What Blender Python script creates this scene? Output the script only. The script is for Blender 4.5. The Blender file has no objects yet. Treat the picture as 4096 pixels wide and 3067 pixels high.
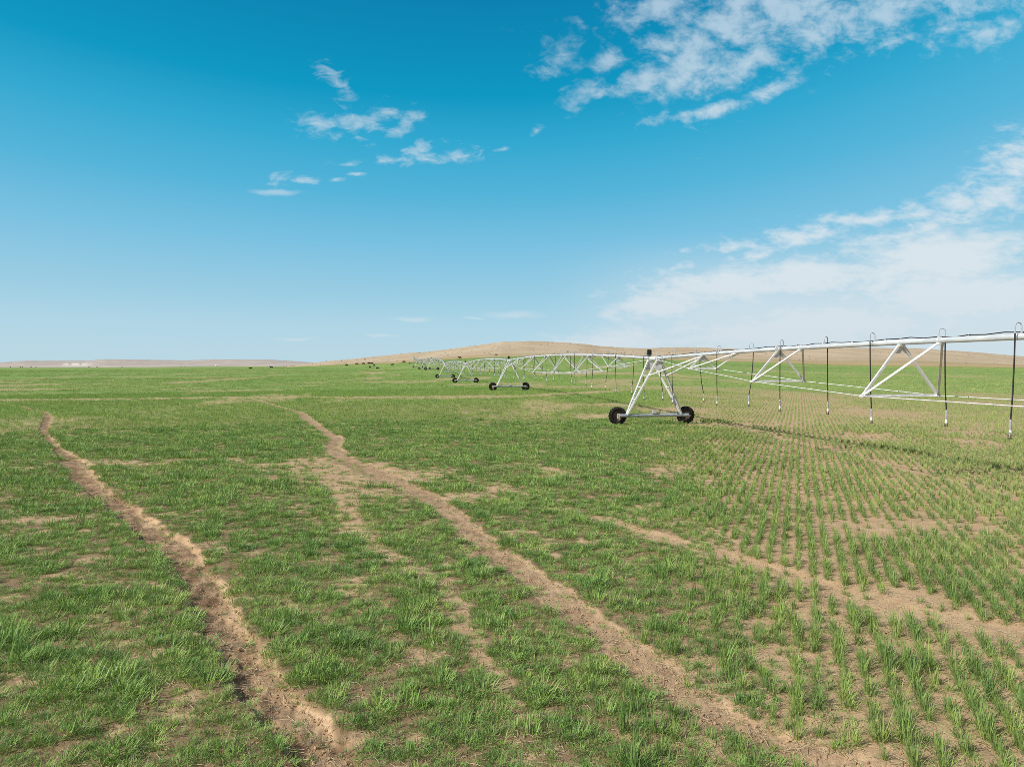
import bpy, bmesh, math, random
import numpy as np
from mathutils import Vector, Matrix
random.seed(7)
RNG = np.random.default_rng(11)
scene = bpy.context.scene
COL = scene.collection
PI = math.pi

# ------------------------------------------------------------------ helpers
def link(o, parent=None):
    COL.objects.link(o)
    if parent is not None:
        o.parent = parent
    return o

def tag(o, label=None, cat=None, group=None, kind=None):
    if label: o['label'] = label
    if cat: o['category'] = cat
    if group: o['group'] = group
    if kind: o['kind'] = kind
    return o

class MB:
    """collects vertices and faces of one mesh"""
    def __init__(s): s.v = []; s.f = []; s.m = []
    def add(s, vs, fs, mi=0):
        b = len(s.v); s.v += [tuple(p) for p in vs]
        s.f += [tuple(b + i for i in f) for f in fs]; s.m += [mi] * len(fs)
    def tube(s, pts, r, n=8, mi=0, cap=True):
        pts = [Vector(p) for p in pts]
        rs = r if isinstance(r, (list, tuple)) else [r] * len(pts)
        vs = []; up0 = None
        for i, p in enumerate(pts):
            t = (pts[min(i + 1, len(pts) - 1)] - pts[max(i - 1, 0)]).normalized()
            if up0 is None:
                up0 = Vector((0, 0, 1)) if abs(t.z) < .9 else Vector((1, 0, 0))
            a = t.cross(up0)
            if a.length < 1e-4: a = t.cross(Vector((0.3, 1, 0)))
            a.normalize(); b = a.cross(t).normalized(); up0 = b
            for k in range(n):
                q = 2 * PI * k / n
                vs.append(p + (a * math.cos(q) + b * math.sin(q)) * rs[i])
        fs = []
        for i in range(len(pts) - 1):
            for k in range(n):
                k2 = (k + 1) % n
                fs.append((i * n + k, i * n + k2, (i + 1) * n + k2, (i + 1) * n + k))
        if cap:
            fs.append(tuple(range(n))[::-1]); fs.append(tuple((len(pts) - 1) * n + k for k in range(n)))
        s.add(vs, fs, mi)
    def bar(s, p, q, w, h=None, mi=0):
        """rectangular member from p to q"""
        p = Vector(p); q = Vector(q); h = h or w
        t = (q - p).normalized(); up = Vector((0, 0, 1)) if abs(t.z) < .95 else Vector((1, 0, 0))
        a = t.cross(up).normalized() * w / 2; b = a.cross(t).normalized() * h / 2
        vs = [c + x * a + y * b for c in (p, q) for x, y in ((-1, -1), (1, -1), (1, 1), (-1, 1))]
        s.add(vs, [(3, 2, 1, 0), (4, 5, 6, 7), (0, 1, 5, 4), (1, 2, 6, 5), (2, 3, 7, 6), (3, 0, 4, 7)], mi)
    def angle(s, p, q, w, t, mi=0, side=1):
        """rolled L-section from p to q"""
        p = Vector(p); q = Vector(q); d = (q - p).normalized()
        up = Vector((0, 0, 1)) if abs(d.z) < .95 else Vector((1, 0, 0))
        a = d.cross(up).normalized() * side; b = a.cross(d).normalized()
        prof = [(0, 0), (w, 0), (w, t), (t, t), (t, w), (0, w)]
        vs = [c + (x - w * .35) * a + (y - w * .35) * b for c in (p, q) for x, y in prof]
        fs = [(i, (i + 1) % 6, 6 + (i + 1) % 6, 6 + i) for i in range(6)]
        fs += [(0, 3, 2, 1), (0, 5, 4, 3), (6, 7, 8, 9), (6, 9, 10, 11)]
        s.add(vs, fs, mi)
    def box(s, c, size, mi=0, bev=0.0):
        x, y, z = (k / 2 for k in size); c = Vector(c)
        if bev <= 0:
            vs = [c + Vector((i * x, j * y, k * z)) for k in (-1, 1) for i, j in ((-1, -1), (1, -1), (1, 1), (-1, 1))]
            s.add(vs, [(3, 2, 1, 0), (4, 5, 6, 7), (0, 1, 5, 4), (1, 2, 6, 5), (2, 3, 7, 6), (3, 0, 4, 7)], mi)
        else:
            bm = bmesh.new(); bmesh.ops.create_cube(bm, size=1)
            bmesh.ops.scale(bm, vec=size, verts=bm.verts)
            bmesh.ops.bevel(bm, geom=bm.edges[:], offset=bev, segments=2, affect='EDGES')
            bm.verts.index_update()
            s.add([c + v.co for v in bm.verts], [[v.index for v in f.verts] for f in bm.faces], mi); bm.free()
    def mesh(s, name, mats, smooth=False, angle=None):
        me = bpy.data.meshes.new(name)
        me.from_pydata(s.v, [], s.f)
        for m in (mats if isinstance(mats, (list, tuple)) else [mats]): me.materials.append(m)
        me.polygons.foreach_set('material_index', s.m)
        bm = bmesh.new(); bm.from_mesh(me); bmesh.ops.recalc_face_normals(bm, faces=bm.faces); bm.to_mesh(me); bm.free()
        if smooth:
            me.polygons.foreach_set('use_smooth', [True] * len(me.polygons))
            me.set_sharp_from_angle(angle=angle or math.radians(40))
        me.update(); return me
    def build(s, name, mats, parent=None, smooth=False, angle=None):
        return link(bpy.data.objects.new(name, s.mesh(name, mats, smooth, angle)), parent)

def np_mesh(name, verts, quads, mat, smooth=True, attrs=None):
    me = bpy.data.meshes.new(name)
    nf, k = quads.shape
    me.vertices.add(len(verts)); me.vertices.foreach_set('co', np.ascontiguousarray(verts, dtype=np.float32).ravel())
    me.loops.add(nf * k); me.loops.foreach_set('vertex_index', np.ascontiguousarray(quads, dtype=np.int32).ravel())
    me.polygons.add(nf); me.polygons.foreach_set('loop_start', np.arange(0, nf * k, k, dtype=np.int32))
    me.update(calc_edges=True)
    if smooth: me.polygons.foreach_set('use_smooth', np.ones(nf, dtype=bool))
    for an, av in (attrs or {}).items():
        at = me.attributes.new(an, 'FLOAT', 'POINT'); at.data.foreach_set('value', np.ascontiguousarray(av, dtype=np.float32))
    if mat: me.materials.append(mat)
    me.validate(); return me

# ------------------------------------------------------------------ noise
def _h(ix, iy, seed):
    n = (ix.astype(np.int64) * 374761393 + iy.astype(np.int64) * 668265263 + seed * 1442695041) & 0xFFFFFFFF
    n = ((n ^ (n >> 13)) * 1274126177) & 0xFFFFFFFF
    n = n ^ (n >> 16)
    return (n & 0xFFFF).astype(np.float64) / 65535.0
def vnoise(x, y, seed=0):
    ix = np.floor(x); iy = np.floor(y); fx = x - ix; fy = y - iy
    fx = fx * fx * fx * (fx * (fx * 6 - 15) + 10); fy = fy * fy * fy * (fy * (fy * 6 - 15) + 10)
    a = _h(ix, iy, seed); b = _h(ix + 1, iy, seed); c = _h(ix, iy + 1, seed); d = _h(ix + 1, iy + 1, seed)
    return (a * (1 - fx) + b * fx) * (1 - fy) + (c * (1 - fx) + d * fx) * fy
def fbm(x, y, seed=0, octv=4, gain=.5):
    s = 0; a = 1; t = 0
    for o in range(octv):
        c, sn = math.cos(o * 1.3), math.sin(o * 1.3)
        s = s + a * vnoise((x * c - y * sn) * 2 ** o + o * 17.3, (x * sn + y * c) * 2 ** o - o * 9.1, seed + o); t += a; a *= gain
    return s / t
def sstep(a, b, x):
    t = np.clip((x - a) / (b - a), 0, 1); return t * t * (3 - 2 * t)

# ------------------------------------------------------------------ terrain
CAM_Z = 3.4
BOUND = [(-.309, 700, 4.4), (-.249, 600, 6.0), (-.216, 580, 6.9), (-.170, 560, 7.15), (-.158, 545, 7.6), (-.096, 510, 9.3), (-.036, 500, 10.8),
         (.089, 500, 11.5), (.160, 505, 10.2), (.289, 520, 8.5), (.404, 535, 6.8), (.449, 540, 5.9), (.576, 550, 4.95), (.719, 560, 3.8), (.898, 580, 3.0)]
TC = [(a, d, 0.0) for a in (-.8, -.5, -.25, 0, .25, .5, .8) for d in (5, 12, 25)]
TC += [(.19, 42.5, .109), (0, 90, .55), (-.065, 140, .44), (-.094, 189, .74), (-.114, 245, 2.71), (-.124, 291, 2.68), (-.134, 355, 3.4), (-.14, 415, 5.9)]
TC += [(-.75, 45, 0), (-.4, 45, 0), (-.1, 45, .05), (.45, 42, .05), (.8, 42, .0), (-.75, 80, .1), (-.4, 80, .1), (.3, 85, .45), (.75, 85, .4),
       (-.75, 160, .35), (-.4, 160, .35), (.1, 150, .7), (.4, 150, .7), (.75, 150, .6),
       (-.75, 300, 1.2), (-.4, 300, 1.2), (.1, 300, 4.6), (.4, 300, 2.5), (.75, 300, 1.8), (-.22, 300, 1.9),
       (-.2, 480, 2.9), (-.17, 450, 3.2), (-.37, 500, 3.1), (-.75, 560, 2.4), (-.5, 560, 2.6),
       (-.75, 1250, 4.5), (-.5, 1250, 5.2), (-.42, 1200, 5.9), (-.35, 1000, 5.2)]
TC += BOUND
TC = np.array(TC)
def _k(A, B): return np.sqrt(((A[:, None, :] - B[None, :, :]) ** 2).sum(-1) + 0.01)
_P = np.stack([np.arctan(TC[:, 0]) * 2.2, np.log(TC[:, 1])], -1); _n = len(_P)
_M = np.zeros((_n + 1, _n + 1)); _M[:_n, :_n] = _k(_P, _P) - .002 * np.eye(_n); _M[:_n, _n] = 1; _M[_n, :_n] = 1
_w = np.linalg.solve(_M, np.append(TC[:, 2], 0))
def terr(x, y):
    x = np.asarray(x, float); y = np.asarray(y, float); sh = x.shape; x = x.ravel(); y = y.ravel(); out = np.empty(len(x))
    for i in range(0, len(x), 60000):
        xx = x[i:i + 60000]; yy = y[i:i + 60000]
        az = np.clip(np.arctan2(xx, yy), -.68, .72); r = np.hypot(xx, yy); d = np.clip(r * np.cos(az), 5, 1300)
        out[i:i + 60000] = _k(np.stack([az * 2.2, np.log(d)], -1), _P) @ _w[:_n] + _w[_n]
    return out.reshape(sh)

# worn dirt tracks: (x, y, half width) in metres, heading away from the camera
TRACKS = {
 'left': [(-43.48, 62.74, .12), (-38.56, 57.06, .15), (-35.76, 54.3, .21), (-32.18, 49.22, .277), (-29.14, 44.37, .219), (-24.55, 37.24, .236), (-21.47, 33.03, .174), (-18.85, 29.56, .208), (-15.78, 25.53, .38), (-12.84, 21.33, .30), (-10.38, 18.32, .258), (-8.2, 15.55, .26), (-6.39, 13.34, .27), (-5.22, 11.68, .257), (-4.31, 10.17, .242), (-3.68, 9.09, .24), (-2.99, 8.02, .233), (-2.39, 7.17, .234), (-1.89, 6.49, .246), (-1.5, 5.98, .263), (-.95, 5.2, .28), (-.2, 4.1, .28)],
 'mid': [(-26.68, 73.32, .155), (-22.33, 65.47, .184), (-17.97, 57.16, .161), (-15.82, 53.18, .262), (-13.34, 46.33, .285), (-10.31, 38.89, .246), (-8.5, 34.36, .29), (-7.45, 29.52, .312), (-6.08, 26.12, .322), (-4.49, 23.23, .347), (-3.09, 20.47, .36), (-1.95, 18.02, .285), (-1.29, 16.31, .258), (-.83, 14.68, .258), (-.36, 13.34, .247), (0, 12.32, .228), (.34, 11.42, .221), (.69, 10.49, .221), (.96, 9.69, .213), (1.24, 9.01, .222), (1.42, 8.28, .30), (1.57, 7.72, .30), (1.81, 7.23, .242), (2.11, 6.75, .19), (2.4, 6.33, .201), (2.7, 6.07, .214), (3.3, 5.5, .23), (4.0, 4.8, .23)],
 'branch': [(-5.09, 21.27, .45), (-4.25, 18.25, .28), (-3.76, 16.3, .22), (-3.09, 14.63, .2), (-2.5, 13.34, .2), (-2.04, 12.6, .17), (-1.61, 11.95, .18), (-1.13, 11.05, .2), (-.82, 10.12, .16), (-.62, 9.32, .15), (-.45, 8.5, .13), (-.1, 7.6, .1)],
 'cross': [(2.0, 16.07, .24), (2.85, 14.48, .24), (3.37, 13.53, .26), (3.81, 12.92, .28), (4.06, 12.38, .30), (4.6, 11.68, .36), (5.04, 10.59, .40), (5.46, 9.79, .44), (6.04, 9.43, .46), (6.5, 8.94, .46), (7.09, 8.49, .44), (8.2, 7.8, .42)],
 'upper': [(10.11, 44.68, .4), (11.21, 42.91, .5), (12.73, 40.04, .5), (12.8, 34.09, .45), (13.35, 30.28, .4), (13.31, 27.15, .3), (13.19, 23.75, .25), (13.14, 20.09, .22), (13.03, 18.01, .2), (12.95, 15.57, .2)],
 'band': [(-16.38, 25.54, .4), (-14.65, 25.66, .6), (-12.98, 24.71, .4), (-12.19, 26.21, .4), (-10.58, 26.58, .45), (-8.4, 24.22, .5), (-6.66, 22.25, .5), (-5.3, 21.51, .5)],
 'far': [(-62, 71, 2.2), (-52.79, 73.18, 2.2), (-47.22, 74.56, 2.2), (-42.67, 75.8, 2.6), (-32.14, 79.5, 2.2), (-22.19, 78.95, 1.6), (-13.16, 76.71, 2.0), (-4.87, 75.97, 2.2), (.58, 74.62, 1.6), (7.21, 81.28, 1.8), (13.95, 91.7, 1.6)],
 'farther': [(-44.51, 101.29, 2.2), (-39.84, 103.04, 3.2), (-35.72, 104.78, 2.0)]}
STRENGTH = {'left': 1, 'mid': 1, 'branch': .72, 'cross': .86, 'upper': .8, 'band': .55, 'far': .85, 'farther': .75}
PATCH = [(-4.6, 22.2, 2.3, 2.2), (-6.9, 25.2, 1.4, 1.8), (-3.4, 19.6, 1.0, 1.2), (11.9, 41.0, 1.3, 1.5), (8.47, 59.79, 2.5, 3.5), (5.58, 47.7, 1.68, 2.4), (4.94, 23.63, .42, .9), (-.34, 20.18, .5, .9), (-.98, 18.8, .79, .8), (-1.03, 8.34, .3, .3),
         (7.25, 14.63, .93, 1.0), (8.96, 15.33, 1.2, 1.0), (15.38, 41.47, 2.2, 2.4), (21.2, 32.5, 1.5, 2.2), (6.45, 33.1, .47, .9), (1.27, 23.6, .5, .9), (-10.6, 15.84, .84, .6), (17.7, 34.6, 2.4, 2.2), (-5.1, 73.4, 7, 3), (12.4, 53.8, 2.8, 3), (-21.2, 38.3, 1.0, .7), (26, 52, 4, 4), (24.5, 37, 2, 2.5), (1.85, 7.95, .45, .5), (5.9, 10.3, .6, .6), (3.1, 8.2, .3, .4)]

WORN = [(-4.6, 22.2), (-6.9, 25.2), (-3.4, 19.6), (-5.6, 23.6)]
PATCH.append((-5.6, 23.6, 1.9, 1.9))

def track_t(x, y, pts):
    """signed distance to the centre line over the half width (negative on the left going away), and the half width"""
    best = np.full(x.shape, 1e9); sg = np.ones(x.shape); hw = np.ones(x.shape)
    for (x0, y0, w0), (x1, y1, w1) in zip(pts[:-1], pts[1:]):
        dx, dy = x1 - x0, y1 - y0; L2 = dx * dx + dy * dy
        t = np.clip(((x - x0) * dx + (y - y0) * dy) / L2, 0, 1)
        ex = x - (x0 + t * dx); ey = y - (y0 + t * dy); d = np.hypot(ex, ey)
        m = d < best
        best = np.where(m, d, best); sg = np.where(m, np.sign(dx * ey - dy * ex), sg); hw = np.where(m, w0 + t * (w1 - w0), hw)
    return best * sg, hw

def right_side(x, y):     # 1 where the drilled rows stand apart, 0 where the crop has closed over
    return sstep(-1.4, 2.2, x - .3 - .2 * y + 1.6 * (fbm(x / 5, y / 5, 91, 2) - .5))

def surface(x, y):
    """relief added to terr(), and how bare the soil is (0..1)"""
    r = np.hypot(x, y)
    rel = (fbm(x / 2.2, y / 2.2, 3, 2) - .5) * .08 * sstep(200, 60, r)
    n1 = fbm(x / .33, y / .33, 21, 3)
    rel = rel + (n1 - .5) * .035 * sstep(70, 30, r)
    bare = np.zeros(x.shape)
    # edges of tracks wander
    wob = (fbm(x / .45, y / .45, 5, 3) - .5) * 1.1 + (fbm(x / 1.7, y / 1.7, 8, 2) - .5) * .7
    m = r < 125
    for nm, pts in TRACKS.items():
        d = np.full(x.shape, 1e9); hw = np.ones(x.shape)
        d[m], hw[m] = track_t(x[m], y[m], pts)
        if nm == 'left': hw = hw * 1.06
        if nm == 'mid': hw = hw * 1.15
        t = d / hw
        at = np.abs(t + (.25 * (fbm(x / 1.2, y / 1.2, 15, 2) - .5) if nm == 'left' else 0))
        k = sstep(1.35, .75, at + wob * (1.0 if nm in ('left', 'mid') else 1.2))
        if nm not in ('left', 'mid'):
            k = k * sstep(.25, .5, fbm(x / .9, y / .9, 44, 3) + .12)
        if nm == 'branch': k = k * (.58 + .42 * sstep(8, 18, y))
        bare = np.maximum(bare, k * STRENGTH[nm])
        if nm in ('left', 'mid'):
            dep = .07 if nm == 'left' else .022
            tw = at + wob * .45
            prof = np.where(t < 0, sstep(1.15, .82, tw), sstep(1.25, .88, tw))      # flat floor between low banks
            rel = rel - dep * prof * sstep(80, 40, r)
            clod = fbm(x / .10, y / .13, 31, 3, .6); lump = fbm(x / .26, y / .30, 33, 2)
            hoof = sstep(.60, .78, vnoise(x / .17, y / .2, 77)) * (1 if nm == 'left' else .45)
            rel = rel + sstep(1.7, .9, tw) * ((clod - .5) * .05 * (1 if nm == 'left' else .6) - hoof * .025 + (lump - .5) * .035 * (1 if nm == 'left' else .5)) * sstep(45, 18, r)
        elif nm == 'cross':
            rel = rel - .03 * sstep(1.2, .4, at)
    for (px, py, rx, ry) in PATCH:
        q = np.hypot((x - px) / rx, (y - py) / ry)
        bare = np.maximum(bare, .78 * sstep(1.5, .3, q + wob * .9) if (px, py) not in WORN else .82 * sstep(1.5, .4, q + wob * 1.0))
    # thin, patchy crop generally
    p = .33 * fbm(x / 1.6, y / 1.6, 61, 3, .6) + .67 * fbm(x / .36, y / .36, 63, 3, .6)
    bare = np.maximum(bare, .55 * sstep(.54, .70, p) * sstep(150, 60, r))
    p2 = fbm(x / 9, y / 26, 62, 3)
    bare = np.maximum(bare, .62 * sstep(.56, .70, p2) * sstep(30, 60, r) * sstep(500, 250, r))
    return rel, bare

def rut_damp_shade(x, y):  # mask for moist soil plus painted-in shade, heavier on the ruts' left
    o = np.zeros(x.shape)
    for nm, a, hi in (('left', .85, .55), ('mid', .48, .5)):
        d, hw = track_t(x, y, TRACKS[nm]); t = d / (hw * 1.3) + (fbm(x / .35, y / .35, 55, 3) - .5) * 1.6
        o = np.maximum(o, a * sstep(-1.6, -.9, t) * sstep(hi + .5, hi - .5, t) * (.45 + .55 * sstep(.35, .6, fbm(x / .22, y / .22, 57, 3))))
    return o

# ------------------------------------------------------------------ materials
def new_mat(name):
    m = bpy.data.materials.new(name); m.use_nodes = True; nt = m.node_tree; nt.nodes.clear()
    return m, nt
class G:
    def __init__(s, nt): s.nt = nt
    def n(s, t, **kw):
        o = s.nt.nodes.new(t)
        for k, v in kw.items(): setattr(o, k, v)
        return o
    def set(s, sock, v):
        if isinstance(v, bpy.types.NodeSocket): s.nt.links.new(v, sock)
        elif v is not None: sock.default_value = v
    def math(s, op, a, b=None, c=None, clamp=False):
        o = s.n('ShaderNodeMath', operation=op, use_clamp=clamp); s.set(o.inputs[0], a)
        if b is not None: s.set(o.inputs[1], b)
        if c is not None: s.set(o.inputs[2], c)
        return o.outputs[0]
    def mix(s, f, a, b, blend='MIX'):
        o = s.n('ShaderNodeMix', data_type='RGBA', blend_type=blend); s.set(o.inputs[0], f); s.set(o.inputs[6], a); s.set(o.inputs[7], b); return o.outputs[2]
    def ss(s, x, a, b):
        o = s.n('ShaderNodeMapRange', interpolation_type='SMOOTHSTEP'); s.set(o.inputs[0], x); o.inputs[1].default_value = a; o.inputs[2].default_value = b
        return o.outputs[0]
    def noise(s, vec, scale, detail=3, rough=.55, dist=0):
        o = s.n('ShaderNodeTexNoise'); s.set(o.inputs['Vector'], vec); o.inputs['Scale'].default_value = scale
        o.inputs['Detail'].default_value = detail; o.inputs['Roughness'].default_value = rough; o.inputs['Distortion'].default_value = dist
        return o.outputs[0]
    def attr(s, name):
        o = s.n('ShaderNodeAttribute', attribute_name=name); return o.outputs['Fac']
    def bsdf(s, col, rough=.8, metal=0, spec=.3, normal=None):
        o = s.n('ShaderNodeBsdfPrincipled'); s.set(o.inputs['Base Color'], col); s.set(o.inputs['Roughness'], rough); s.set(o.inputs['Metallic'], metal)
        o.inputs['Specular IOR Level'].default_value = spec
        if normal is not None: s.set(o.inputs['Normal'], normal)
        return o.outputs[0]
    def out(s, sh):
        o = s.n('ShaderNodeOutputMaterial'); s.nt.links.new(sh, o.inputs[0])
    def bump(s, h, strength, dist):
        o = s.n('ShaderNodeBump'); s.set(o.inputs['Height'], h); o.inputs['Strength'].default_value = strength; o.inputs['Distance'].default_value = dist; return o.outputs[0]
def rgb(r, g, b): return (r, g, b, 1)

def mat_ground():
    m, nt = new_mat('field soil and crop'); g = G(nt)
    pos = g.n('ShaderNodeNewGeometry').outputs['Position']
    n1 = g.noise(pos, 1.3, 5, .6); n2 = g.noise(pos, 14, 4, .65); n3 = g.noise(pos, 60, 3, .6)
    soil = g.mix(g.ss(n1, .3, .7), rgb(.49, .335, .195), rgb(.60, .43, .265))
    soil = g.mix(g.math('MULTIPLY', g.ss(n2, .42, .68), .5), soil, rgb(.62, .44, .285))
    soil = g.mix(g.math('MULTIPLY', g.ss(n3, .58, .36), .45), soil, rgb(.22, .135, .08))
    # scattered chaff
    mp = g.n('ShaderNodeMapping'); nt.links.new(pos, mp.inputs[0]); mp.inputs['Scale'].default_value = (40, 9, 20); mp.inputs['Rotation'].default_value = (0, 0, .6)
    ch = g.noise(mp.outputs[0], 1.0, 2, .5, .6)
    soil = g.mix(g.math('MULTIPLY', g.ss(ch, .66, .74), .5), soil, rgb(.60, .50, .33))
    soil = g.mix(g.math('MULTIPLY', g.ss(g.noise(pos, 5.5, 4, .7), .45, .62), .35), soil, rgb(.34, .22, .13))
    soil = g.mix(g.math('MULTIPLY', g.ss(g.attr('litter'), .45, .95), .70), soil, rgb(.165, .112, .062))      # litter, damp soil and shade under the crop, painted as one darker tone
    soil = g.mix(g.attr('damp_shade'), soil, rgb(.17, .10, .06))  # moist soil and left-side rut shade painted as one dark brown
    cover = g.attr('cover'); far = g.attr('far')
    mp2 = g.n('ShaderNodeMapping'); nt.links.new(pos, mp2.inputs[0]); mp2.inputs['Scale'].default_value = (1, .45, 1)
    nb = g.noise(mp2.outputs[0], .035, 5, .6); ns = g.noise(mp2.outputs[0], .9, 4, .7)
    gr = g.mix(g.ss(nb, .35, .65), rgb(.190, .310, .078), rgb(.250, .335, .100))
    gr = g.mix(g.math('MULTIPLY', g.ss(ns, .5, .75), .45), gr, rgb(.30, .30, .12))
    mp3 = g.n('ShaderNodeMapping'); nt.links.new(pos, mp3.inputs[0]); mp3.inputs['Scale'].default_value = (.25, 1, 1); mp3.inputs['Rotation'].default_value = (0, 0, -.12)
    band = g.noise(mp3.outputs[0], .022, 5, .65, .3)
    gr = g.mix(g.math('MULTIPLY', g.ss(band, .50, .68), .55), gr, rgb(.36, .345, .15))
    gr = g.mix(g.math('MULTIPLY', g.ss(band, .46, .34), .5), gr, rgb(.125, .245, .055))
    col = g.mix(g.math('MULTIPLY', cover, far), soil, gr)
    b = g.bump(g.math('ADD', g.math('MULTIPLY', n2, .6), g.math('MULTIPLY', n3, .4)), .55, .04)
    g.out(g.bsdf(col, .95, 0, .1, b)); return m

def mat_grass(name, deep_c, lite_c, wide=False, stem_shade=(.40, .42, .11), stem_shade_f=.55):
    m, nt = new_mat(name); g = G(nt)
    t = g.attr('t'); dry = g.attr('dry')
    oi = g.n('ShaderNodeObjectInfo'); rnd = oi.outputs['Random']
    pos = g.n('ShaderNodeNewGeometry').outputs['Position']
    nl = g.noise(pos, .35, 3, .6); ns = g.noise(pos, .022, 3, .6)
    mp3 = g.n('ShaderNodeMapping'); nt.links.new(pos, mp3.inputs[0]); mp3.inputs['Scale'].default_value = (.25, 1, 1); mp3.inputs['Rotation'].default_value = (0, 0, -.12)
    band = g.noise(mp3.outputs[0], .022, 5, .65, .3)
    deep = g.mix(rnd, rgb(*deep_c[0]), rgb(*deep_c[1]))
    lite = g.mix(rnd, rgb(*lite_c[0]), rgb(*lite_c[1]))
    bl = g.attr('blue')
    c = g.mix(g.math('ADD', g.math('MULTIPLY', g.ss(nl, .3, .7), .55), g.math('MULTIPLY', g.math('FRACT', g.math('MULTIPLY', bl, 7.3)), .45)), deep, lite)
    c = g.mix(g.math('MULTIPLY', g.ss(t, .55, .0), stem_shade_f), c, rgb(*stem_shade))       # pale lower stems; dense crop passes a darker foot, occlusion shade painted in
    c = g.mix(g.math('MULTIPLY', g.ss(ns, .4, .7), .3), c, rgb(.34, .37, .12))
    if wide: c = g.mix(g.math('MULTIPLY', g.ss(band, .50, .68), .5), c, rgb(.42, .40, .17)); c = g.mix(g.math('MULTIPLY', g.ss(band, .46, .34), .45), c, rgb(.13, .27, .055))
    c = g.mix(g.math('MULTIPLY', g.ss(bl, .7, 1.0), .45), c, rgb(.13, .235, .13))      # bluish wax on some leaves
    c = g.mix(g.ss(dry, .5, .55), c, rgb(.46, .37, .19))
    # the crop thins and pales towards the right of the field
    sx = g.n('ShaderNodeSeparateXYZ'); nt.links.new(pos, sx.inputs[0])
    pale = g.ss(g.math('SUBTRACT', sx.outputs[0], g.math('MULTIPLY', sx.outputs[1], .12)), 1.0, 14.0)
    c = g.mix(g.math('MULTIPLY', pale, .55), c, rgb(.47, .50, .22))
    c = g.mix(1.0, c, g.mix(g.math('FRACT', g.math('MULTIPLY', rnd, 17.7)), rgb(.60, .70, .72), rgb(1.20, 1.17, 1.08)), 'MULTIPLY')
    p = g.bsdf(c, .5, 0, .25)
    tr = g.n('ShaderNodeBsdfTranslucent'); nt.links.new(g.mix(.5, c, rgb(.35, .48, .08), 'MIX'), tr.inputs[0])
    mx = g.n('ShaderNodeMixShader'); mx.inputs[0].default_value = .20; nt.links.new(p, mx.inputs[1]); nt.links.new(tr.outputs[0], mx.inputs[2])
    g.out(mx.outputs[0]); return m

def mat_simple(name, c1, c2, scale=8, rough=.6, metal=0, spec=.4, bump=0, detail=4, stretch=None):
    m, nt = new_mat(name); g = G(nt)
    tc = g.n('ShaderNodeTexCoord').outputs['Object']
    if stretch:
        mp = g.n('ShaderNodeMapping'); nt.links.new(tc, mp.inputs[0]); mp.inputs['Scale'].default_value = stretch; tc = mp.outputs[0]
    n = g.noise(tc, scale, detail, .65)
    col = g.mix(g.ss(n, .35, .68), rgb(*c1), rgb(*c2))
    r = g.math('ADD', g.math('MULTIPLY', n, .25), rough - .12)
    g.out(g.bsdf(col, r, metal, spec, g.bump(n, bump, .02) if bump else None)); return m

def mat_hill(name, far=False):
    m, nt = new_mat(name); g = G(nt)
    pos = g.n('ShaderNodeNewGeometry').outputs['Position']; h = g.attr('h')
    mp = g.n('ShaderNodeMapping'); nt.links.new(pos, mp.inputs[0]); mp.inputs['Scale'].default_value = (1, .4, 2.5)
    v = mp.outputs[0]
    if not far:
        a = g.noise(v, .02, 5, .62); b = g.noise(v, .18, 4, .7); sp = g.noise(pos, .55, 3, .6)
        c = g.mix(g.ss(a, .35, .65), rgb(.46, .355, .24), rgb(.53, .425, .30))
        c = g.mix(g.math('MULTIPLY', g.ss(h, .16, .0), .75), c, rgb(.42, .275, .115))
        c = g.mix(g.math('MULTIPLY', g.math('MULTIPLY', g.ss(h, .07, .13), g.ss(h, .24, .16)), .5), c, rgb(.32, .26, .10))
        c = g.mix(g.math('MULTIPLY', g.ss(b, .52, .78), .4), c, rgb(.34, .26, .175))
        c = g.mix(g.math('MULTIPLY', g.ss(sp, .64, .74), .35), c, rgb(.24, .19, .125))
    else:
        a = g.noise(v, .006, 5, .65); b = g.noise(v, .035, 4, .7)
        c = g.mix(g.ss(a, .35, .65), rgb(.42, .36, .32), rgb(.50, .435, .385))  # distance haze is put into these pale hill colours
        c = g.mix(g.math('MULTIPLY', g.ss(b, .5, .75), .5), c, rgb(.33, .29, .26))
        c = g.mix(g.math('MULTIPLY', g.ss(h, .75, 1.0), .5), c, rgb(.36, .335, .31))
        pale = g.attr('pale'); c = g.mix(g.math('MULTIPLY', pale, g.ss(b, .25, .5)), c, rgb(.70, .63, .57))
    g.out(g.bsdf(c, .95, 0, .05)); return m

M_GROUND = mat_ground()
M_GRASS = mat_grass('young wheat leaf', ((.118, .270, .062), (.178, .340, .080)), ((.350, .495, .125), (.460, .560, .170)), False, (.21, .27, .065), .55)  # blade feet darkened: shade between dense tufts painted in
M_GRASS2 = mat_grass('sparse wheat leaf', ((.130, .265, .062), (.190, .320, .072)), ((.320, .440, .120), (.420, .490, .150)), False, (.42, .43, .15), .5)
M_GRASS3 = mat_grass('distant wheat', ((.190, .345, .080), (.240, .385, .090)), ((.325, .450, .120), (.380, .475, .135)), True)
M_HILL = mat_hill('dry grass hillside'); M_FARHILL = mat_hill('haze-toned distant hills', True)
M_GALV = mat_simple('galvanised pipe', (.46, .49, .52), (.62, .64, .66), 3, .48, .0, .5, 0, 4, (3, .6, 3))
M_WHITE = mat_simple('bright galvanised steel', (.58, .59, .60), (.74, .74, .74), 5, .5, .0, .5)
M_BEAM = mat_simple('grey galvanised beam', (.26, .30, .34), (.38, .42, .46), 6, .5, .15, .5)
M_TYRE = mat_simple('black tyre rubber', (.008, .008, .009), (.035, .029, .024), 7, .75, 0, .3, .2)
M_RIM = mat_simple('dusty rim', (.10, .085, .07), (.22, .19, .16), 9, .6, .1)
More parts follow.
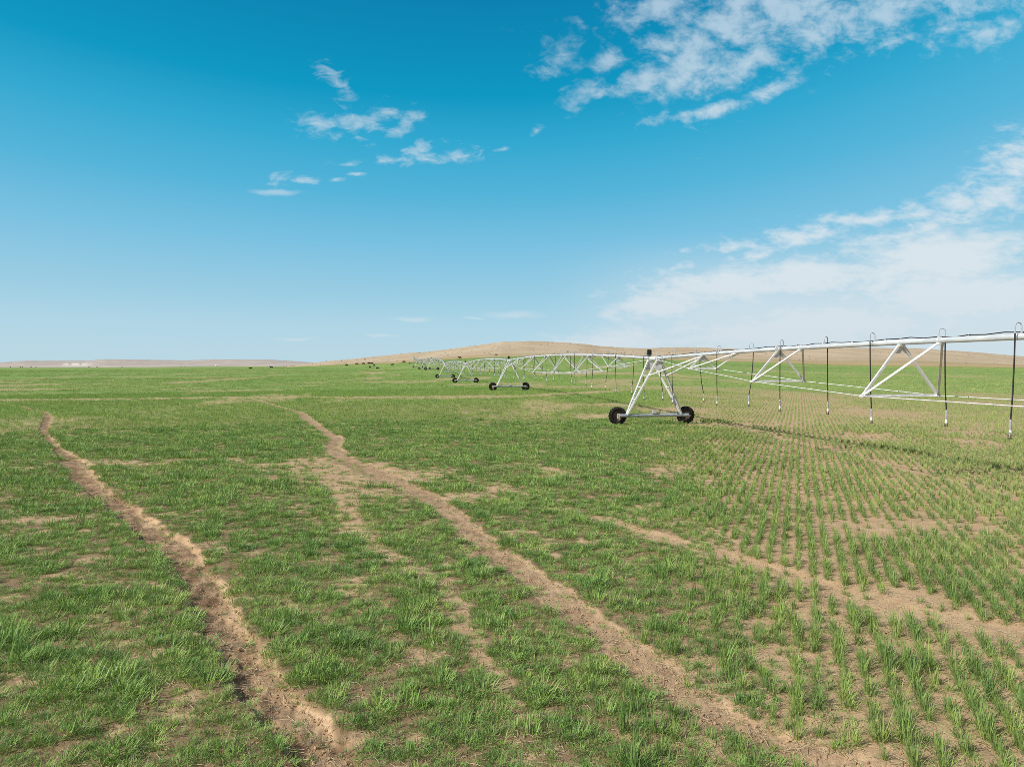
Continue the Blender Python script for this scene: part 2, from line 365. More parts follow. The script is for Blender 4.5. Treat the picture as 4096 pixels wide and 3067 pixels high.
M_GEAR = mat_simple('rusty gearbox', (.40, .29, .23), (.58, .48, .42), 14, .75, 0, .3, .15)
M_BOX = mat_simple('dark green box', (.010, .017, .018), (.022, .034, .034), 6, .45)
M_GREY = mat_simple('grey motor', (.42, .43, .44), (.58, .58, .58), 10, .5)
M_HOSE = mat_simple('black hose', (.012, .011, .011), (.030, .026, .026), 8, .55)
M_GOOSE = mat_simple('grey gooseneck', (.36, .40, .46), (.52, .55, .60), 8, .5)
M_NOZ = mat_simple('white nozzle', (.66, .67, .70), (.80, .80, .80), 12, .45)
M_WEIGHT = mat_simple('grey hose weight', (.30, .33, .38), (.42, .45, .50), 12, .5)
M_COW = mat_simple('black hide', (.006, .005, .005), (.020, .014, .012), 4, .75, 0, .2)
M_STRAW = mat_simple('dry straw', (.45, .36, .22), (.62, .53, .36), 3, .7)
M_SAGE = mat_simple('grey sagebrush', (.21, .175, .115), (.31, .255, .17), 2, .9)
M_CLOD = mat_simple('soil clod', (.40, .26, .155), (.55, .38, .24), 20, .95, 0, .1, .4)

# ------------------------------------------------------------------ ground sheet (one sheet, tracks cut from the same grid)
def build_ground():
    az_d = np.linspace(-.80, .80, 880)
    az_c = np.linspace(.80, 2 * PI - .80, 50)[1:-1]
    az = np.concatenate([az_d, az_c])
    r = [2.2]
    while r[-1] < 100: r.append(r[-1] * 1.0062)
    while r[-1] < 1500: r.append(r[-1] * 1.02)
    while r[-1] < 9000: r.append(r[-1] * 1.08)
    r = np.array(r)
    R, A = np.meshgrid(r, az, indexing='ij'); x = R * np.sin(A); y = R * np.cos(A)
    z = terr(x, y)
    near = R < 320
    rel = np.zeros_like(x); bare = np.zeros_like(x)
    rel[near], bare[near] = surface(x[near], y[near])
    z = z + rel
    # beyond the far edge of the field the sheet falls away under the hills
    z = z - 9 * sstep(1350, 2400, R)
    cover = 1 - bare
    cover = cover * sstep(1340, 1300, R)
    far = sstep(26, 72, R) * (1 - .75 * right_side(x, y) * sstep(110, 70, R) * sstep(.95, .6, x / np.maximum(y, 1)))
    nr, na = R.shape
    idx = np.arange(nr * na).reshape(nr, na)
    q = np.stack([idx[:-1, :], np.roll(idx, -1, 1)[:-1, :], np.roll(idx, -1, 1)[1:, :], idx[1:, :]], -1).reshape(-1, 4)[:, ::-1]
    V = np.stack([x, y, z], -1).reshape(-1, 3)
    # centre cap under the camera
    V = np.vstack([V, [[0, 0, float(terr(np.array([0.]), np.array([3.]))[0])]]]); ci = len(V) - 1
    cov = np.append(cover.ravel(), .7); fr = np.append(far.ravel(), 0)
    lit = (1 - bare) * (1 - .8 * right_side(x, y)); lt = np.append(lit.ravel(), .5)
    dm = np.zeros_like(x); nz = R < 90; dm[nz] = rut_damp_shade(x[nz], y[nz]); rut_dark = np.append(dm.ravel(), 0)
    fc = V[q].mean(1)
    lab = np.zeros(len(q), int)
    inz = np.hypot(fc[:, 0], fc[:, 1]) < 76
    for i, nm in enumerate(('left', 'mid'), 1):
        d, hw = track_t(fc[inz, 0], fc[inz, 1], TRACKS[nm]); sel = np.abs(d / hw) < 1.12
        lab[np.where(inz)[0][sel & (fc[inz, 1] > 2)]] = i
    def sub(name, faces, tris=None):
        u, inv = np.unique(faces, return_inverse=True)
        me = np_mesh(name, V[u], inv.reshape(faces.shape), M_GROUND, True, {'cover': cov[u], 'far': fr[u], 'damp_shade': rut_dark[u], 'litter': lt[u]})
        return link(bpy.data.objects.new(name, me))
    cap = np.stack([idx[0], np.roll(idx[0], -1), np.full(na, ci), np.full(na, ci)], -1)
    cap[:, 3] = cap[:, 0]
    o = sub('ground', q[lab == 0]); tag(o, kind='structure')
    t = sub('dirt_track', q[lab == 1]); tag(t, 'deep winding dirt rut through the dense grass on the left', None, None, 'structure')
    t = sub('dirt_track', q[lab == 2]); tag(t, 'shallow winding dirt track from the bottom centre to the middle distance', None, None, 'structure')
    bm = MB(); bm.add([V[i] for i in idx[0]] + [V[ci]], [(k, (k + 1) % na, na) for k in range(na)])
    return o
GROUND = build_ground()

# ------------------------------------------------------------------ hills
def interp_az(tab, a):
    t = np.array(tab); return np.interp(a, t[:, 0], t[:, 1])
def build_hill(name, a0, a1, base, ridge, r_ridge, r_end, mat, na, nr, amp, nsc, shape, pale=None, back=0.0, seed=0):
    az = np.linspace(math.atan(a0), math.atan(a1), na); ta = np.tan(az)
    D = interp_az([(b[0], b[1]) for b in base], ta); Z0 = interp_az([(b[0], b[2]) for b in base], ta); Zr = interp_az(ridge, ta)
    s = np.concatenate([np.linspace(0, 1, nr), 1 + np.linspace(0, 1, 12)[1:]])
    S, TA = np.meshgrid(s, ta, indexing='ij')
    dist = np.where(S <= 1, D + (r_ridge - D) * S, r_ridge + (r_end - r_ridge) * (S - 1))
    up = np.clip(S, 0, 1); prof = shape(up)
    z = Z0 + (Zr - Z0) * prof
    z = np.where(S > 1, Zr + (back - Zr) * sstep(1, 2, S), z)
    x = dist * TA; y = dist
    n = fbm(x / nsc, y / nsc, seed, 5, .55) - .5
    z = z + n * amp * np.sin(PI * np.clip(up, 0, 1)) ** .7 * np.clip((Zr - Z0) / 15, .05, 1) - .25 * (S == 0)
    # small irregularities of the skyline itself
    z = z + (fbm(TA * 60, S * 3, seed + 9, 4, .6) - .5) * amp * .25 * sstep(.5, 1, S)
    nrr, naa = S.shape; idx = np.arange(nrr * naa).reshape(nrr, naa)
    q = np.stack([idx[:-1, :-1], idx[:-1, 1:], idx[1:, 1:], idx[1:, :-1]], -1).reshape(-1, 4)
    V = np.stack([x, y, z], -1).reshape(-1, 3)
    at = {'h': np.clip(S, 0, 1).ravel()}
    if pale: at['pale'] = pale(TA, S).ravel()
    me = np_mesh(name, V, q, mat, True, at)
    o = link(bpy.data.objects.new(name, me)); tag(o, kind='structure')
    return o, (x, y, z, S)
RR = 1100.0
RIDGE = [(-.345, 3.0), (-.318, 6.5), (-.249, 15.5), (-.225, 17.2), (-.194, 21), (-.170, 23.5), (-.144, 26.8), (-.121, 28.2), (-.05, 38.2), (-.014, 44.2), (0, 43.8), (.022, 45.3), (.043, 44.6), (.072, 43.0), (.10, 40.8), (.124, 37.2), (.16, 34.6), (.19, 34.0), (.232, 35.8), (.275, 34.8), (.325, 32.5), (.40, 33.2), (.48, 35), (.565, 34.0), (.64, 29.0), (.72, 21.5), (.80, 16), (.95, 9)]
hill_base = [(-.36, 760, 3.2)] + [(a, d * .985, z) for a, d, z in BOUND] + [(1.0, 590, 2.6)]
HILL, HG = build_hill('hill', -.35, .95, hill_base, RIDGE, RR, 2300, M_HILL, 520, 90, 3.0, 70, lambda u: .55 * u + .45 * u * u * (3 - 2 * u), None, 0, 5)
HILL['label'] = 'broad tan dry-grass hill rising behind the field on the right'
R2 = 4600.0
def zz(yb): return CAM_Z + (1472 - yb) / 2841 * R2
RIDGE2 = [(-1.1, zz(1458)), (-.9, zz(1452)), (-.72, zz(1449)), (-.687, zz(1443)), (-.60, zz(1442)), (-.572, zz(1436)), (-.53, zz(1438)), (-.463, zz(1441)), (-.425, zz(1437.5)), (-.339, zz(1438)), (-.30, zz(1445)), (-.25, zz(1456)), (-.15, zz(1462))]
base2 = [(-1.1, 2400, 1.0), (-.1, 2400, 1.0)]
def pale_f(TA, S):
    a = np.exp(-(((TA + .613) / .020) ** 4)) * sstep(.18, .3, S) * sstep(.74, .52, S + 10 * np.abs(fbm(TA * 140, S * 0, 4, 2) - .5) * .09)
    return np.maximum(a, .35 * np.exp(-(((TA + .60) / .06) ** 2)) * sstep(.3, .1, S))
FARHILL, _ = build_hill('distant_hill', -1.1, -.15, base2, RIDGE2, R2, 7500, M_FARHILL, 420, 60, 16, 260, lambda u: .8 * u + .2 * u * u, pale_f, 0, 15)
FARHILL['label'] = 'low pale grey hills along the left horizon'

# scrub dotting the hill: nobody could count it, one object
def build_scrub():
    x, y, z, S = HG; nr, na = S.shape
    vs = []; fs = []
    ico = bmesh.new(); bmesh.ops.create_icosphere(ico, subdivisions=1, radius=1); ico.verts.index_update()
    iv = np.array([v.co[:] for v in ico.verts]); fi = np.array([[v.index for v in f.verts] for f in ico.faces]); ico.free()
    V = []; F = []; n = 0; tries = 0
    while n < 800 and tries < 60000:
        tries += 1
        i = RNG.random() ** .8 * 88; j = RNG.random() * (na - 2)
        i0, j0 = int(i), int(j); fi_, fj = i - i0, j - j0
        def L(a): return (a[i0, j0] * (1 - fi_) + a[i0 + 1, j0] * fi_) * (1 - fj) + (a[i0, j0 + 1] * (1 - fi_) + a[i0 + 1, j0 + 1] * fi_) * fj
        px, py, pz = L(x), L(y), L(z); s = L(S)
        if s < .16 + .05 * RNG.random(): continue
        if vnoise(np.array([px / 60]), np.array([py / 60]), 3)[0] * .9 < RNG.random() * .8: continue
        sc = .2 + RNG.random() ** 3 * .55
        k = iv * (1 + .45 * (RNG.random((len(iv), 1)) - .5)) * np.array([sc * (1 + RNG.random()), sc * (1 + .5 * RNG.random()), sc * .75])
        V.append(k + [px, py, pz + sc * .3]); F.append(fi + n * len(iv)); n += 1
    me = np_mesh('sagebrush', np.vstack(V), np.vstack(F), M_SAGE, True)
    o = link(bpy.data.objects.new('sagebrush', me)); tag(o, 'grey scrub bushes dotting the tan hill', 'shrubs', None, 'stuff')
build_scrub()

# ------------------------------------------------------------------ grass
def blade_set(nb, segs, rad, hmin, hmax, wid, lean, rng, dryp=.07, xs=1.0, tri=False):
    V = []; F = []; T = []; DR = []; BL = []
    for _ in range(nb):
        a = rng.random() * 2 * PI; rr = rad * math.sqrt(rng.random())
        bx, by = math.cos(a) * rr * xs, math.sin(a) * rr
        d = a + (rng.random() - .5) * 2.4
        L = hmin + (hmax - hmin) * rng.random() ** .8
        ln = lean * (.15 + rng.random() ** 1.3); cv = rng.random() ** 2 * 1.5
        tw = rng.random() * PI
        w = wid * (.6 + .7 * rng.random())
        dry = 1.0 if rng.random() < dryp else 0.0
        if dry: ln = lean + .5; cv += .6
        bl = rng.random()
        px, py, pz = bx, by, -.01; th = ln; base = len(V)
        for s in range(segs + 1):
            t = s / segs
            ww = w * (1 - t ** 2.2) * (.55 + .9 * t if t < .5 else 1.0) + .0004
            sx, sy = math.cos(d + PI / 2 + tw * .35 * (t - .3)) * ww / 2, math.sin(d + PI / 2 + tw * .35 * (t - .3)) * ww / 2
            if s == segs:
                V.append((px, py, pz)); T.append(1); DR.append(dry); BL.append(bl)
            else:
                V += [(px - sx, py - sy, pz), (px + sx, py + sy, pz)]; T += [t, t]; DR += [dry] * 2; BL += [bl] * 2
            st = L / segs
            px += math.cos(d) * math.sin(th) * st; py += math.sin(d) * math.sin(th) * st; pz += math.cos(th) * st
            if pz < .008: pz = .008
            th = min(th + cv / segs * (1 + t), 2.0)
        for s in range(segs):
            b = base + 2 * s
            if s == segs - 1: F.append((b, b + 1, b + 2))
            else: F.append((b, b + 1, b + 3, b + 2))
    return V, F, T, DR, BL
SRC = bpy.data.collections.new('crop sources')
def src_mesh(name, parts, mat):
    V = []; F = []; T = []; D = []; B = []
    for v, f, t, d, bl in parts:
        b = len(V); V += v; F += [tuple(b + i for i in q) for q in f]; T += t; D += d; B += bl
    me = bpy.data.meshes.new(name); me.from_pydata(V, [], F)
    for an, av in (('t', T), ('dry', D), ('blue', B)):
        at = me.attributes.new(an, 'FLOAT', 'POINT'); at.data.foreach_set('value', np.array(av, dtype=np.float32))
    me.polygons.foreach_set('use_smooth', [True] * len(me.polygons)); me.materials.append(mat); me.update()
    return me
def off(p, x, y):
    v, f, t, d, b = p; return [(a + x, c + y, z) for a, c, z in v], f, t, d, b
rg = random.Random(5)
LIB = []
for i in range(6):   # 0-5 near, lax and spreading
    LIB.append(src_mesh('tuft_%02d' % len(LIB), [blade_set(58, 4, .105, .05, .155, .0075, 1.05, rg, .09)], M_GRASS))
for i in range(5):   # 6-10 near, upright drilled plants
    LIB.append(src_mesh('tuft_%02d' % len(LIB), [blade_set(32, 4, .036, .09, .25, .0074, .42, rg, .06), blade_set(18, 4, .065, .05, .14, .0075, 1.1, rg, .28)], M_GRASS2))
for i in range(4):   # 11-14 mid lax
    LIB.append(src_mesh('tuft_%02d' % len(LIB), [blade_set(40, 2, .125, .06, .155, .0115, .95, rg, .08)], M_GRASS))
for i in range(3):   # 15-17 mid upright
    LIB.append(src_mesh('tuft_%02d' % len(LIB), [blade_set(22, 2, .036, .09, .22, .0105, .26, rg, .07)], M_GRASS2))
for i in range(3):   # 18-20 far pieces of row
    LIB.append(src_mesh('tuft_%02d' % len(LIB), [blade_set(20, 1, .15, .08, .19, .022, .6, rg, .05)], M_GRASS3))
for i in range(3):   # 21-23 patches 1.3 m
    LIB.append(src_mesh('tuft_%02d' % len(LIB), [off(blade_set(4, 1, .15, .07, .14, .05, .8, rg, .05), rg.uniform(-.75, .75), rg.uniform(-.75, .75)) for _ in range(26)], M_GRASS3))
for i in range(2):   # 24-25 patches 4 m
    LIB.append(src_mesh('tuft_%02d' % len(LIB), [off(blade_set(4, 1, .35, .06, .12, .10, .9, rg, .04), rg.uniform(-2.2, 2.2), rg.uniform(-2.2, 2.2)) for _ in range(60)], M_GRASS3))
for i in range(3):   # 26-28 far, narrow pieces of row
    LIB.append(src_mesh('tuft_%02d' % len(LIB), [blade_set(13, 1, .035, .08, .18, .017, .20, rg, .08)], M_GRASS2))
for i, me in enumerate(LIB):
    SRC.objects.link(bpy.data.objects.new('tuft_%02d' % i, me))

def scatter(name, pts, idx, rot, scl, coll, label, cat):
    me = bpy.data.meshes.new(name); me.vertices.add(len(pts)); me.vertices.foreach_set('co', pts.astype(np.float32).ravel())
    a = me.attributes.new('pick', 'INT', 'POINT'); a.data.foreach_set('value', idx.astype(np.int32))
    a = me.attributes.new('turn', 'FLOAT_VECTOR', 'POINT'); a.data.foreach_set('vector', rot.astype(np.float32).ravel())
    a = me.attributes.new('size', 'FLOAT_VECTOR', 'POINT'); a.data.foreach_set('vector', scl.astype(np.float32).ravel())
    o = link(bpy.data.objects.new(name, me)); tag(o, label, cat, None, 'stuff')
    ng = bpy.data.node_groups.new(name + ' scatter', 'GeometryNodeTree')
    ng.interface.new_socket('Geometry', in_out='INPUT', socket_type='NodeSocketGeometry'); ng.interface.new_socket('Geometry', in_out='OUTPUT', socket_type='NodeSocketGeometry')
    N = ng.nodes; gi = N.new('NodeGroupInput'); go = N.new('NodeGroupOutput'); ip = N.new('GeometryNodeInstanceOnPoints'); ci = N.new('GeometryNodeCollectionInfo')
    ci.inputs['Collection'].default_value = coll; ci.inputs['Separate Children'].default_value = True; ci.inputs['Reset Children'].default_value = True
    def na(nm, dt):
        n = N.new('GeometryNodeInputNamedAttribute'); n.data_type = dt; n.inputs['Name'].default_value = nm; return n.outputs['Attribute']
    l = ng.links.new
    l(gi.outputs[0], ip.inputs['Points']); l(ci.outputs[0], ip.inputs['Instance']); ip.inputs['Pick Instance'].default_value = True
    l(na('pick', 'INT'), ip.inputs['Instance Index']); l(na('size', 'FLOAT_VECTOR'), ip.inputs['Scale'])
    e2r = N.new('FunctionNodeEulerToRotation'); l(na('turn', 'FLOAT_VECTOR'), e2r.inputs[0]); l(e2r.outputs[0], ip.inputs['Rotation'])
    l(ip.outputs[0], go.inputs[0])
    md = o.modifiers.new('scatter', 'NODES'); md.node_group = ng
    return o

ROW = math.radians(22.0)
def in_view(x, y, pad):   # keep to the land the photo looks over, with a margin on both sides
    return (np.abs(x) < .76 * y + pad) & (y > 4.2)
def build_grass():
    P = []; I = []; R = []; S = []
    def zone(r0, r1, row_sp, step, lib_lax, lib_up, size, thin=1.0):
        # rows run 22 degrees right of straight ahead
        ext = r1 * 1.35
        nr = int(2 * ext / row_sp); ns = int(2 * ext / step)
        for k0 in range(-nr // 2, nr // 2, 60):
            k = np.arange(k0, min(k0 + 60, nr // 2))
            o, s = np.meshgrid(k * row_sp, np.arange(-ns // 2, ns // 2) * step, indexing='ij')
            o = o.ravel(); s = s.ravel()
            x = o * math.cos(ROW) + s * math.sin(ROW); y = -o * math.sin(ROW) + s * math.cos(ROW)
            r = np.hypot(x, y); m = in_view(x, y, 2.5) & (r >= r0) & (r < r1); x, y, o, s = x[m], y[m], o[m], s[m]
            if not len(x): continue
            rt = right_side(x, y)
            jo = RNG.normal(0, 1, len(x)) * (.017 + .085 * (1 - rt)); js = (RNG.random(len(x)) - .5) * step * 1.3
            # each drill row meanders a little
            jo = jo + (vnoise(s / 1.3, o * 7.7, 12) - .5) * .035
            x = x + jo * math.cos(ROW) + js * math.sin(ROW); y = y - jo * math.sin(ROW) + js * math.cos(ROW)
            rel, bare = surface(x, y)
            gap = vnoise(s / .34, o * 13.1, 40)             # plants and gaps along the row
            keep = (1 - bare) ** 1.3 * (1 - rt * .42 * sstep(.52, .68, gap))
            keep = keep * (1 - .68 * (1 - rt) * sstep(.49, .60, .75 * fbm(x / .25, y / .25, 19, 2) + .25 * vnoise(x / 1.1, y / 1.1, 23)))
            m = RNG.random(len(x)) < keep * thin
            x, y, rel, bare, rt, gap = x[m], y[m], rel[m], bare[m], rt[m], gap[m]
            if not len(x): continue
            z = terr(x, y) + rel
            up = RNG.random(len(x)) < rt
            idx = np.where(up, RNG.integers(lib_up[0], lib_up[1], len(x)), RNG.integers(lib_lax[0], lib_lax[1], len(x)))
            vig = .56 + .08 * rt + .60 * fbm(x / 1.6, y / 1.6, 70, 3) + .3 * (RNG.random(len(x)) - .5) - .25 * bare
            vig = vig * (.55 + .75 * RNG.random(len(x))) * size * (1 + (1 - rt) * 1.8 * (fbm(x / .27, y / .27, 71, 2) - .5))
            P.append(np.stack([x, y, z], -1)); I.append(idx)
            R.append(np.stack([(RNG.random(len(x)) - .5) * .3, (RNG.random(len(x)) - .5) * .3, RNG.random(len(x)) * 2 * PI], -1))
            S.append(np.stack([vig, vig, vig * (.85 + .4 * RNG.random(len(x)))], -1))
    zone(4.2, 19, .235, .083, (0, 6), (6, 11), 1.0)
    zone(19, 46, .235, .10, (11, 15), (15, 18), 1.05)
    n = 34000; r = 4.3 + 36 * RNG.random(n) ** .9; a = (RNG.random(n) - .5) * 1.55; x = r * np.sin(a); y = r * np.cos(a)
    rel, bare = surface(x, y); m = in_view(x, y, 2.5) & (RNG.random(n) > bare * .9) & (RNG.random(n) > .93 * right_side(x, y)); x, y, rel, r = x[m], y[m], rel[m], r[m]; k = len(x)
    P.append(np.stack([x, y, terr(x, y) + rel], -1)); rt = right_side(x, y)
    I.append(np.where(RNG.random(k) < rt, RNG.integers(6, 11, k), RNG.integers(0, 6, k))); sz = .25 + .4 * RNG.random(k)
    R.append(np.stack([(RNG.random(k) - .5) * .7, (RNG.random(k) - .5) * .7, RNG.random(k) * 2 * PI], -1)); S.append(np.stack([sz * 1.5, sz * 1.5, sz], -1))
    zone(46, 105, .235, .16, (18, 21), (26, 29), 1.05, .95)
    zone(105, 230, 1.1, 1.1, (21, 24), (21, 24), 1.0, 1.2)
    zone(230, 560, 3.6, 3.6, (24, 26), (24, 26), 1.0, 1.2)
    P = np.vstack(P); I = np.concatenate(I); R = np.vstack(R); S = np.vstack(S)
    # none on the hills
    a = P[:, 0] / P[:, 1]; D = interp_az([(b[0], b[1]) for b in BOUND], a); m = P[:, 1] < D - 4
    print('grass tufts', m.sum())
    scatter('wheat_seedlings', P[m], I[m], R[m], S[m], SRC, 'young green wheat covering the field, in drilled rows on the right', 'crop')
build_grass()

# dry straw and clods on the bare soil
def build_litter():
    c2 = bpy.data.collections.new('straw sources'); rg = random.Random(3)
    for i in range(5):
        mb = MB(); L = rg.uniform(.05, .16); b = rg.uniform(-.03, .03)
        mb.tube([(-L / 2, 0, .004), (-L / 6, b * .6, .010 + rg.random() * .012), (L / 6, b, .008), (L / 2, b * .3, .004)], [.0016, .0019, .0019, .0012], 4)
        c2.objects.link(bpy.data.objects.new('straw_%d' % i, mb.mesh('straw', M_STRAW, True)))
    n = 60000; r = 5 + 29 * RNG.random(n) ** 1.3; a = (RNG.random(n) - .5) * 1.5; x = r * np.sin(a); y = r * np.cos(a)
    rel, bare = surface(x, y); keep = (RNG.random(n) < .35 + .65 * bare) & (x > -1.4 - .75 * y * RNG.random(n)); x, y, rel = x[keep], y[keep], rel[keep]; k = len(x)
    sc = .6 + .9 * RNG.random(k)
    scatter('straw_litter', np.stack([x, y, terr(x, y) + rel], -1), RNG.integers(0, 5, k), np.stack([(RNG.random(k) - .5) * .5, (RNG.random(k) - .5) * .5, RNG.random(k) * 2 * PI], -1),
            np.stack([sc] * 3, -1), c2, 'pale dry straw scattered on the bare soil', 'straw')
    c3 = bpy.data.collections.new('clod sources')
    for i in range(5):
        bm = bmesh.new(); bmesh.ops.create_icosphere(bm, subdivisions=2, radius=1)
        for v in bm.verts: v.co *= 1 + .5 * (rg.random() - .5) + .25 * math.sin(v.co.x * 4 + i) * math.cos(v.co.y * 5)
        bmesh.ops.scale(bm, vec=(1, .8, .6), verts=bm.verts)
        me = bpy.data.meshes.new('clod'); bm.to_mesh(me); bm.free(); me.materials.append(M_CLOD); c3.objects.link(bpy.data.objects.new('clod_%d' % i, me))
    n = 90000; r = 4.5 + 24 * RNG.random(n) ** 1.4; a = (RNG.random(n) - .5) * 1.5; x = r * np.sin(a); y = r * np.cos(a)
    rel, bare = surface(x, y); tr = np.zeros(n, bool)
    for nm in ('left', 'mid'):
        d, hw = track_t(x, y, TRACKS[nm]); tr |= np.abs(d / hw) < 1.2
    keep = RNG.random(n) < np.where(tr, .55, .10 + .25 * bare); x, y, rel, tr = x[keep], y[keep], rel[keep], tr[keep]; k = len(x)
    sc = .005 + .016 * RNG.random(k) ** 3 + .005 * tr * RNG.random(k) ** 2
    scatter('soil_clods', np.stack([x, y, terr(x, y) + rel + sc * .2], -1), RNG.integers(0, 5, k), RNG.random((k, 3)) * 6.28, np.stack([sc] * 3, -1), c3, 'small brown clods of broken soil along the dirt tracks', 'soil')
build_litter()

# ------------------------------------------------------------------ centre-pivot irrigation machine
TOW_D = [41.4, 90, 140, 189, 245, 291, 355, 415]
SL = .1765; K = math.hypot(1, SL)
def line_xy(d): return 8.1 + (42.5 - d) * SL, d
def ground_at(x, y):
    xx, yy = np.array([x], float), np.array([y], float); return float(terr(xx, yy)[0] + surface(xx, yy)[0][0])
D0 = 41.4
base_z = ground_at(*line_xy(D0))
PIVOT = bpy.data.objects.new('irrigation_machine', None); link(PIVOT)
PIVOT.location = (*line_xy(D0), base_z); PIVOT.rotation_euler = (0, 0, math.atan(SL))
tag(PIVOT, 'long white centre-pivot irrigation machine on wheeled A-frame towers crossing the field', 'irrigation machine')
def V_of(d): return (d - D0) * K
tow = []      # local v, local ground height
for d in TOW_D:
    x, y = line_xy(d); tow.append((V_of(d), ground_at(x, y) - base_z))
PH = 3.86     # pipe axis above the ground at a tower

def lathe(mb, prof, n, mi=0, axis_v=0.0):
    """profile of (radius, v) turned about the local y axis"""
    vs = []; m = len(prof)
    for k in range(n):
        q = 2 * PI * k / n
        for r, v in prof: vs.append((r * math.cos(q), v + axis_v, r * math.sin(q)))
    fs = [(k * m + i, k * m + i + 1, ((k + 1) % n) * m + i + 1, ((k + 1) % n) * m + i) for k in range(n) for i in range(m - 1)]
    mb.add(vs, fs, mi)
def make_wheel():
    t = MB()
    lathe(t, [(.29, -.10), (.36, -.145), (.44, -.150), (.49, -.12), (.502, -.06), (.505, 0), (.502, .06), (.49, .12), (.44, .150), (.36, .145), (.29, .10)], 40)
    n = 19
    for k in range(n):
        for sgn in (-1, 1):
            q0 = 2 * PI * (k + (0 if sgn < 0 else .5)) / n
            sec = []
            for v, dq, r0, r1 in ((sgn * .155, -.10, .43, .47), (sgn * .135, -.07, .47, .525), (sgn * .07, .02, .49, .535), (-sgn * .01, .12, .49, .53)):
                row = []
                for e in (-.042, .042):
                    q = q0 + dq + e
                    row += [(r0 * math.cos(q), v, r0 * math.sin(q)), (r1 * math.cos(q), v, r1 * math.sin(q))]
                sec.append(row)
            vs = [p for s_ in sec for p in s_]; fs = []
            for i in range(3):
                b = i * 4
                fs += [(b, b + 1, b + 5, b + 4), (b + 1, b + 3, b + 7, b + 5), (b + 3, b + 2, b + 6, b + 7)]
            fs += [(0, 2, 3, 1), (12, 13, 15, 14)]
            t.add(vs, fs)
    rim = MB()
    lathe(rim, [(.292, -.105), (.285, -.06), (.25, -.03), (.20, .02), (.11, .03), (.10, -.02), (0.001, -.02)], 28)
    lathe(rim, [(.292, .105), (.285, .06), (.25, .0), (.20, .05), (.11, .06), (0.001, .06)], 28)
    for k in range(8):
        q = 2 * PI * k / 8; rim.box((.16 * math.cos(q), .01, .16 * math.sin(q)), (.028, .03, .028))
    gear = MB()
    gear.box((0, -.20, -.02), (.19, .17, .33), 0, .03)
    gear.tube([(0, -.14, 0), (0, .02, 0)], .075, 12)
    gear.box((.0, -.27, .09), (.15, .14, .12), 0, .02); gear.box((.05, -.28, -.13), (.10, .10, .10), 0, .02)
    return t.mesh('tyre', M_TYRE, True, math.radians(32)), rim.mesh('rim', M_RIM, True), gear.mesh('gearbox', M_GEAR, True, math.radians(30))
tyre_me, rim_me, gear_me = make_wheel()

def make_tower_meshes():
    LT = PH - .06
    legs = {}
    pts = {}
    for su in (-1, 1):
        for sv in (-1, 1):
            bot = Vector((su * 1.67, sv * .05, .60)); top = Vector((su * .10, sv * .70, LT))
            pts[su, sv] = (bot, top)
            m = MB(); m.angle(bot, top, .105, .014, 0, su); m.angle(bot + Vector((0, .004, .002)), top + Vector((0, .004, .002)), .085, .010, 0, -su)
            legs[su, sv] = m.mesh('leg', M_WHITE)
    fr = MB()
    for su in (-1, 1):
        for f in (.29, .5, .71):
            a = pts[su, -1][0].lerp(pts[su, -1][1], f); b = pts[su, 1][0].lerp(pts[su, 1][1], f); fr.bar(a, b, .05, .05)
        # long braces from the upper rung to the pipe on the near side
        a = pts[su, -1][0].lerp(pts[su, -1][1], .71); fr.bar(a, (su * .09, -6.45, PH + .02), .07, .07)
    for sv, w0 in ((1, .46), (-1, .40)):       # gusset plates under the pipe
        v = sv * .70; h0 = LT - .12; h1 = h0 - .48
        y0, y1 = v - .008 - sv * .03, v + .008 - sv * .03
        vs = [(-.14, y0, h0), (.14, y0, h0), (w0 / 2 + .03, y0, h1), (-w0 / 2 - .03, y0, h1)]; vs += [(a, y1, c) for a, _, c in vs]
        fr.add(vs, [(0, 1, 2, 3), (7, 6, 5, 4), (0, 4, 5, 1), (1, 5, 6, 2), (2, 6, 7, 3), (3, 7, 4, 0)])
    for sv in (-1, 1):                         # saddles that carry the pipe
        fr.box((0, sv * .70, PH - .12), (.30, .10, .10)); fr.tube([(-.13, sv * .7, PH - .1), (-.12, sv * .7, PH + .08), (0, sv * .7, PH + .135), (.12, sv * .7, PH + .08), (.13, sv * .7, PH - .1)], .014, 6)
    fr.tube([(0, -.45, PH), (0, .45, PH)], .125, 16)      # flexible joint sleeve
    beam = MB(); beam.tube([(-2.12, 0, .55), (2.12, 0, .55)], .088, 16)
    for u in (-1.67, 1.67, -1.0, .2): beam.tube([(u - .03, 0, .55), (u + .03, 0, .55)], .10, 16)
    beam.tube([(-1.0, -.02, .46), (-.7, -.03, .40), (-.2, -.02, .43), (0.02, 0, .52)], .012, 6)
    beam.tube([(-2.0, .03, .66), (-.2, .03, .66), (2.0, .03, .66)], .013, 6)
    box = MB(); box.box((0, .83, PH + .37), (.25, .20, .34), 0, .03); box.box((0, .83, PH + .20), (.30, .26, .02), 1, .004)
    box.tube([(-.02, .83, PH + .08), (-.02, .83, PH + .2)], .05, 8, 1); box.box((-.08, .70, PH + .05), (.12, .12, .16), 1, .02)
    box.tube([(-.06, .75, PH + .1), (-.15, .72, PH - .25), (-.30, .55, PH - .7), (-.72, .42, PH - 1.3)], .014, 6, 1)
    mot = MB(); mot.box((0.0, -.02, .74), (.26, .2, .20), 0, .03); mot.tube([(-.14, -.02, .73), (.20, -.02, .73)], .075, 12); mot.box((.05, -.02, .64), (.14, .12, .06))
    return legs, fr.mesh('drive_tower', M_WHITE), beam.mesh('base_beam', M_BEAM, True, math.radians(45)), box.mesh('control_box', [M_BOX, M_GREY]), mot.mesh('drive_motor', M_GREY, True, math.radians(35))
legs_me, frame_me, beam_me, box_me, mot_me = make_tower_meshes()

